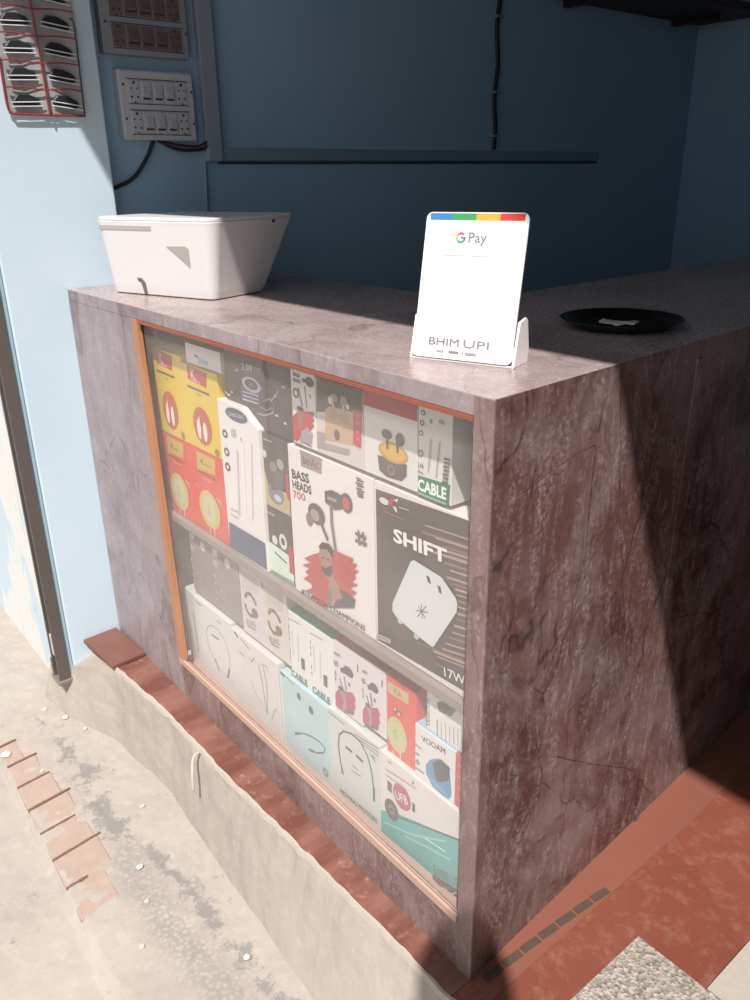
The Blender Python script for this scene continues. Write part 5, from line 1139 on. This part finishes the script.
for j in range(5):
    for i in range(2):
        yc = (-.030 if i == 0 else .062)+.012*j*RW; zc = 1.40+(j+.52)*RW
        r = root('wrapped_item',(-1.4735+.0085,yc,zc-.023),'small black white-strapped item, pocket sheet\'s '+rows[j]+', '+('left' if i==0 else 'right')+' column','wrapped item','black items in the pocket sheet')
        bm = bmesh.new(); P = [(0,-.033,.022),(0,-.02,.036),(0,.005,.038),(0,.028,.030),(0,.034,.020),(0,.022,.012),(0,-.01,.010),(0,-.03,.012)]
        A = [bm.verts.new((0.0,y,z-(0.0 if i==0 else y*.12))) for _,y,z in P]; B_ = [bm.verts.new((.005,y*.85,z*.9+.002-(0 if i==0 else y*.12))) for _,y,z in P]
        bm.faces.new(A[::-1]); bm.faces.new(B_)
        for k in range(8): bm.faces.new((A[k],A[(k+1)%8],B_[(k+1)%8],B_[k]))
        bmesh.ops.recalc_face_normals(bm, faces=bm.faces); obj('item_body', bm, plain('#26282a',.45), r, bevel=.001)
        for dz in (.020,.011):
            bm = bmesh.new(); sl = .10 if i == 0 else -.22
            tube(bm, [(.0065,-.036,dz-.036*sl*.5),(.0068,0,dz),(.0065,.036,dz+.036*sl*.5)], .0013, 6); obj('white_strip', bm, plain('#d2d6da',.4), r)

# ------------------------------------------------------------ left wall: boards, trunking, cables
XW = -1.53
gp = plain('#b9bbc1',.5); gd = plain('#33353b',.6)
def swboard(loc, w, h, label, dirty, rows_, frame):
    t = root('switch_board', loc, label, 'switch board')
    bm = bmesh.new(); box(bm,0,.032,0,w,0,h); obj('back_box', bm, frame, t, bevel=.003)
    bm = bmesh.new(); box(bm,.032,.035,.004,w-.004,.004,h-.004); obj('cover_plate', bm, frame, t, bevel=.001)
    rh = (h-.02)/rows_
    for r in range(rows_):
        z0 = .012+r*rh
        bm = bmesh.new(); box(bm,.0352,.0365,.022,w-.018,z0,z0+.0015); box(bm,.0352,.0365,.022,w-.018,z0+rh*.80,z0+rh*.80+.0015); obj('row_groove', bm, gd, t)
        n = 5; mw = (w-.044)/n
        for k in range(n):
            y0 = .022+k*mw; c = y0+mw/2; zc = z0+rh*.4
            if k in (0,4):
                bm = bmesh.new(); box(bm,.035,.038,y0+.002,y0+mw-.002,z0+.004,z0+rh*.76); so = obj('socket', bm, dirty, t, bevel=.001)
                bm = bmesh.new()
                for dy,dz,rr in ((0,.020,.0035),(-.008,.007,.0022),(.008,.007,.0022),(-.008,-.012,.0028),(.008,-.012,.0028),(0,-.024,.0022)):
                    if abs(dz) < rh*.36: tube(bm,[(.0381,c+dy,zc+dz),(.0386,c+dy,zc+dz)],rr,10)
                obj('pin_holes', bm, gd, so)
            else:
                bm = bmesh.new(); box(bm,.035,.038,y0+.002,y0+mw-.002,z0+.004,z0+rh*.76); sw = obj('switch', bm, dirty, t, bevel=.001)
                bm = bmesh.new(); vs = [(.038,y0+.007,z0+.016),(.038,y0+mw-.007,z0+.016),(.038,y0+mw-.007,z0+rh*.62),(.038,y0+.007,z0+rh*.62),(.045,y0+.007,z0+.020),(.045,y0+mw-.007,z0+.020)]
                V = [bm.verts.new(p) for p in vs]
                for f in ((0,1,5,4),(4,5,2,3),(0,4,3),(1,2,5),(0,3,2,1)): bm.faces.new([V[q] for q in f])
                obj('rocker', bm, dirty, sw)
                bm = bmesh.new(); box(bm,.0381,.0388,y0+.006,y0+mw-.006,z0+.011,z0+.0155); obj('rocker_gap', bm, gd, sw)
    bm = bmesh.new()
    for y,z in ((.011,h*.78),(w-.008,h*.72),(.011,h*.30),(w-.008,h*.25)): tube(bm,[(.035,y,z),(.0365,y,z)],.003,10)
    obj('screws', bm, gd, t); return t
swboard((XW,.212,1.351), .206, .162, 'pale grey electric switch board with two rows of sockets and switches, the lower board', plain('#b4b6bc',.45), 2, gp)
swboard((XW,.186,1.545), .232, .225, 'electric board with grimy brown modules in a grey frame, above the pale grey board', plain('#6b5a54',.6), 3, plain('#8e9198',.5))
bm = bmesh.new(); box(bm,XW,XW+.022,.452,.498,1.300,2.6); tag(obj('cable_trunking', bm, plain('#8f99a6',.5), bevel=.002),'upright grey cable trunking beside the switch boards','trunking')
bm = bmesh.new(); box(bm,XW,XW+.014,.498,2.22,1.302,1.335); tag(obj('cable_trunking', bm, plain('#7f92a2',.5), bevel=.0015),'long level cable trunking along the shaded blue wall','trunking')
bm = bmesh.new(); box(bm,XW,XW+.004,.492,2.22,1.293,1.300); o = obj('trunking_groove', bm, plain('#3c4a56',.6), None); o.parent = bpy.data.objects['cable_trunking.001']
bm = bmesh.new(); tube(bm,[(XW+.006,.448,1.30),(XW+.006,.440,1.15),(XW+.006,.438,.97)],.0045,8); tag(obj('conduit', bm, plain('#7d95a6',.5)),'thin pipe running down from the trunking end to behind the white box','pipe')
bm = bmesh.new(); tube(bm,curve([(XW+.012,.300,1.352),(XW+.014,.275,1.31),(XW+.010,.235,1.262),(XW+.006,.19,1.240),(XW+.005,.16,1.232)]),.005,8); tag(obj('power_cable', bm, plain('#1c1f26',.5)),'black cable drooping from the lower switch board to the pillar corner','cable')
bm = bmesh.new(); tube(bm,curve([(XW+.015,.31,1.352),(XW+.018,.345,1.335),(XW+.016,.39,1.328),(XW+.016,.44,1.332),(XW+.02,.452,1.342)]),.0045,8); tube(bm,curve([(XW+.02,.32,1.352),(XW+.022,.36,1.341),(XW+.02,.42,1.338),(XW+.02,.452,1.35)]),.003,8); tag(obj('power_cable', bm, plain('#3a2524',.5)),'short dark cable bundle under the lower switch board, running into the trunking','cable')
bm = bmesh.new(); tube(bm,[(XW+.008,1.605+.006*math.sin(k*1.3),1.34+k*.045) for k in range(28)],.0075,8)
cc = tag(obj('hanging_cord', bm, plain('#14161a',.5)),'black cord hanging down the blue wall to the level trunking','cord')
for z in (1.38,1.52,1.75):
    bm = bmesh.new(); box(bm,XW,XW+.018,1.59,1.622,z,z+.008); obj('cord_clip', bm, plain('#8a949c',.5), cc)
# loft shelf in the dark corner
t = root('wall_shelf',(-1.53,1.8,1.835),'dark red wooden shelf high in the far corner of the shop','shelf')
bm = bmesh.new(); box(bm,0,.30,0,1.06,0,.03); obj('board', bm, M_DARKWOOD, t, bevel=.002)
for y in (.15,.85):
    bm = bmesh.new(); box(bm,0,.2,y,y+.03,-.02,0); obj('bracket', bm, M_DARKWOOD, t)

# ------------------------------------------------------------ small things on the ground
bm = bmesh.new(); M = Matrix.Translation((-1.375,-.0545,.0075)) @ Matrix.Rotation(.06,4,'Z')
vs = []
box(bm,-.094,.094,-.052,.050,-.006,.006,0,M)
o = obj('loose_tile', bm, plain('#7f5448',.5,var=.35,scale=20), bevel=.0015); tag(o,'loose terracotta tile lying at the foot of the pale blue pillar','tile')
bm = bmesh.new()
for k in range(7):
    s0 = .018+k*.045; M = Matrix.Translation((.017+.00022*k*k+.0035*k*.4,s0,.0015)) @ Matrix.Rotation(-.06-.012*k,4,'Z'); box(bm,-.008,.006,0,.040,-.001,.0015,0,M)
o = obj('edging_strip_floor', bm, plain('#5d4a40',.8,var=.5,scale=50), bevel=.0004); o.name = 'worn_strip'; tag(o,'broken line of dark worn strip on the terracotta floor beside the counter','strip')
bm = bmesh.new(); tube(bm, curve([(-.815,-.080,.001),(-.808,-.098,-.004),(-.79,-.112,-.03),(-.782,-.118,-.07)]), [.0035]*24+[.002]); o = obj('mortar_dribble', bm, M_LIP, smooth=True); tag(o,'pale ridge of mortar bent over the curb edge','mortar')
chips = [(-1.41,-.386,.014),(-.80,-.262,.008),(-.60,-.345,.006),(-1.47,-.20,.009),(-1.55,-.235,.007),(-1.38,-.175,.006),(-.98,-.175,.006),(-.44,-.19,.007),(-1.62,-.20,.007),(-1.28,-.33,.005),(-.70,-.29,.005)]
where = ['by the end of the brick edging','in the middle of the dark patch','below the last exposed brick','below the shutter rail','left of the shutter rail foot','under the mortar wedge','near the curb foot','at the right end of the dark patch','on the pavement farthest left','between bricks and dark patch','in the pebbly patch']
for (x,y,s),wh in zip(chips,where):
    bm = bmesh.new(); bmesh.ops.create_icosphere(bm, subdivisions=2, radius=s)
    for v in bm.verts: v.co *= 1+.35*noise.noise(v.co*80+Vector((x*9,y*9,0))); v.co.z *= .45
    o = obj('stone_chip', bm, plain('#d8d2c8',.8)); o.location = (x,y,-.222+s*.25); o.rotation_euler = (0,0,x*7); tag(o,'small pale stone chip '+wh,'stone','stone chips on the pavement')

# ------------------------------------------------------------ the person taking the picture (out of frame, shadow falls on the counter foot)
def skinned(name, pts, edges, rad, m, parent, sub=2):
    me = bpy.data.meshes.new(name); me.from_pydata([Vector(p) for p in pts], edges, []); me.materials.append(m)
    o = bpy.data.objects.new(name, me); COL.objects.link(o); o.parent = parent
    s = o.modifiers.new('skin','SKIN'); s.use_smooth_shade = True
    for d, r in zip(me.skin_vertices[0].data, rad): d.radius = (r,r) if not isinstance(r,tuple) else r
    me.skin_vertices[0].data[0].use_root = True
    u = o.modifiers.new('sub','SUBSURF'); u.levels = sub; u.render_levels = sub; return o
PX, PY = .96, -.93; G = -.235
fx = Vector((-.78,.63,0)); sx = Vector((.63,.78,0))                    # facing, and the body's right
def W3(f, s, z): p = Vector((PX,PY,0))+fx*f+sx*s; return (p.x, p.y, z)
t = root('person',(0,0,0),'person in shirt and trousers standing in the street, holding up a phone in both hands','person')
skin = plain('#8a5f48',.55); shirt = plain('#6d7a88',.8); trou = plain('#33363e',.8)
body = [W3(0,0,.72),W3(0,0,.88),W3(.02,0,1.05),W3(.04,0,1.20),W3(.08,0,1.29),W3(.14,0,1.36),
        W3(.05,.17,1.20),W3(.16,.22,1.02),W3(.30,.09,1.15),W3(.36,.05,1.19),
        W3(.05,-.17,1.20),W3(.16,-.22,1.02),W3(.28,-.12,1.15),W3(.34,-.07,1.19),
        W3(0,.09,.66),W3(.02,.10,.26),W3(0,.11,-.13),W3(0,-.09,.66),W3(.02,-.10,.26),W3(0,-.11,-.13)]
edges = [(0,1),(1,2),(2,3),(3,4),(4,5),(3,6),(6,7),(7,8),(8,9),(3,10),(10,11),(11,12),(12,13),(0,14),(14,15),(15,16),(0,17),(17,18),(18,19)]
rad = [.13,.125,.13,.11,.06,.05,.06,.045,.034,.026,.06,.045,.034,.026,.085,.06,.042,.085,.06,.042]
skinned('body', body, edges, rad, shirt, t)
for s in (1,-1):
    skinned('shoe', [W3(-.05,s*.11,-.19),W3(.04,s*.11,-.195),W3(.16,s*.12,-.205)], [(0,1),(1,2)], [.042,.045,.03], plain('#2a2a2c',.5), t)
bm = bmesh.new(); bmesh.ops.create_uvsphere(bm, u_segments=24, v_segments=16, radius=1)
for v in bm.verts:
    c = v.co; k = 1-.18*max(0,-c.z); v.co = Vector((c.x*.092*k+(.012 if c.x>.5 and abs(c.y)<.25 and -.3<c.z<.1 else 0), c.y*.074*k, c.z*.118))
HD = Vector((.735,-.705,1.445)); hr = math.atan2(.63,-.78)
hm = Matrix.Translation(HD) @ Matrix.Rotation(hr,4,'Z') @ Matrix.Rotation(.35,4,'Y')
hd = obj('head', bm, skin, t, smooth=True); hd.matrix_world = hm
bm = bmesh.new(); bmesh.ops.create_uvsphere(bm, u_segments=24, v_segments=16, radius=1)
dele = [v for v in bm.verts if v.co.z < -.1 or (v.co.x > .55 and v.co.z < .45)]; bmesh.ops.delete(bm, geom=dele, context='VERTS')
for v in bm.verts: v.co = Vector((v.co.x*.100-.004,v.co.y*.082,v.co.z*.126+.002))
hh = obj('hair', bm, plain('#17120f',.7), t, smooth=True); hh.matrix_world = hm
nk = skinned('neck', [W3(.10,0,1.30), (.80,-.77,1.36), (.765,-.725,1.44)], [(0,1),(1,2)], [.05,.048,.046], skin, t)
back = CAM-fw*.03
def C3(r, u, b): p = back + r2*r + u2*u - fw*b; return (p.x,p.y,p.z)
for s in (1,-1):
    b0 = [C3(s*.085,-.02,.05), C3(s*.088,0,.02), C3(s*.07,.0,.012)]
    P = [W3(.36 if s>0 else .34, s*.055, 1.19), C3(s*.092,-.03,.05), C3(s*.09,.0,.03)]; E = [(0,1),(1,2)]; R = [.026,.024,.02]
    for k in range(4):
        n0 = len(P); P += [C3(s*.088,.028-.018*k,.012), C3(s*.072,.030-.018*k,.006)]; E += [(2,n0),(n0,n0+1)]; R += [.0085,.007]
    n0 = len(P); P += [C3(s*.075,-.012,.030), C3(s*.055,-.004,.024)]; E += [(2,n0),(n0,n0+1)]; R += [.010,.008]
    skinned('hand', P, E, R, skin, t, 1)
bm = bmesh.new(); M = Matrix(((r2.x,u2.x,-fw.x,back.x),(r2.y,u2.y,-fw.y,back.y),(r2.z,u2.z,-fw.z,back.z),(0,0,0,1)))
box(bm,-.036,.036,-.08,.07,.005,.014,0,M); tag(obj('mobile_phone', bm, plain('#1a1b1e',.3), bevel=.002),'black mobile phone held up by the person in the street','phone')
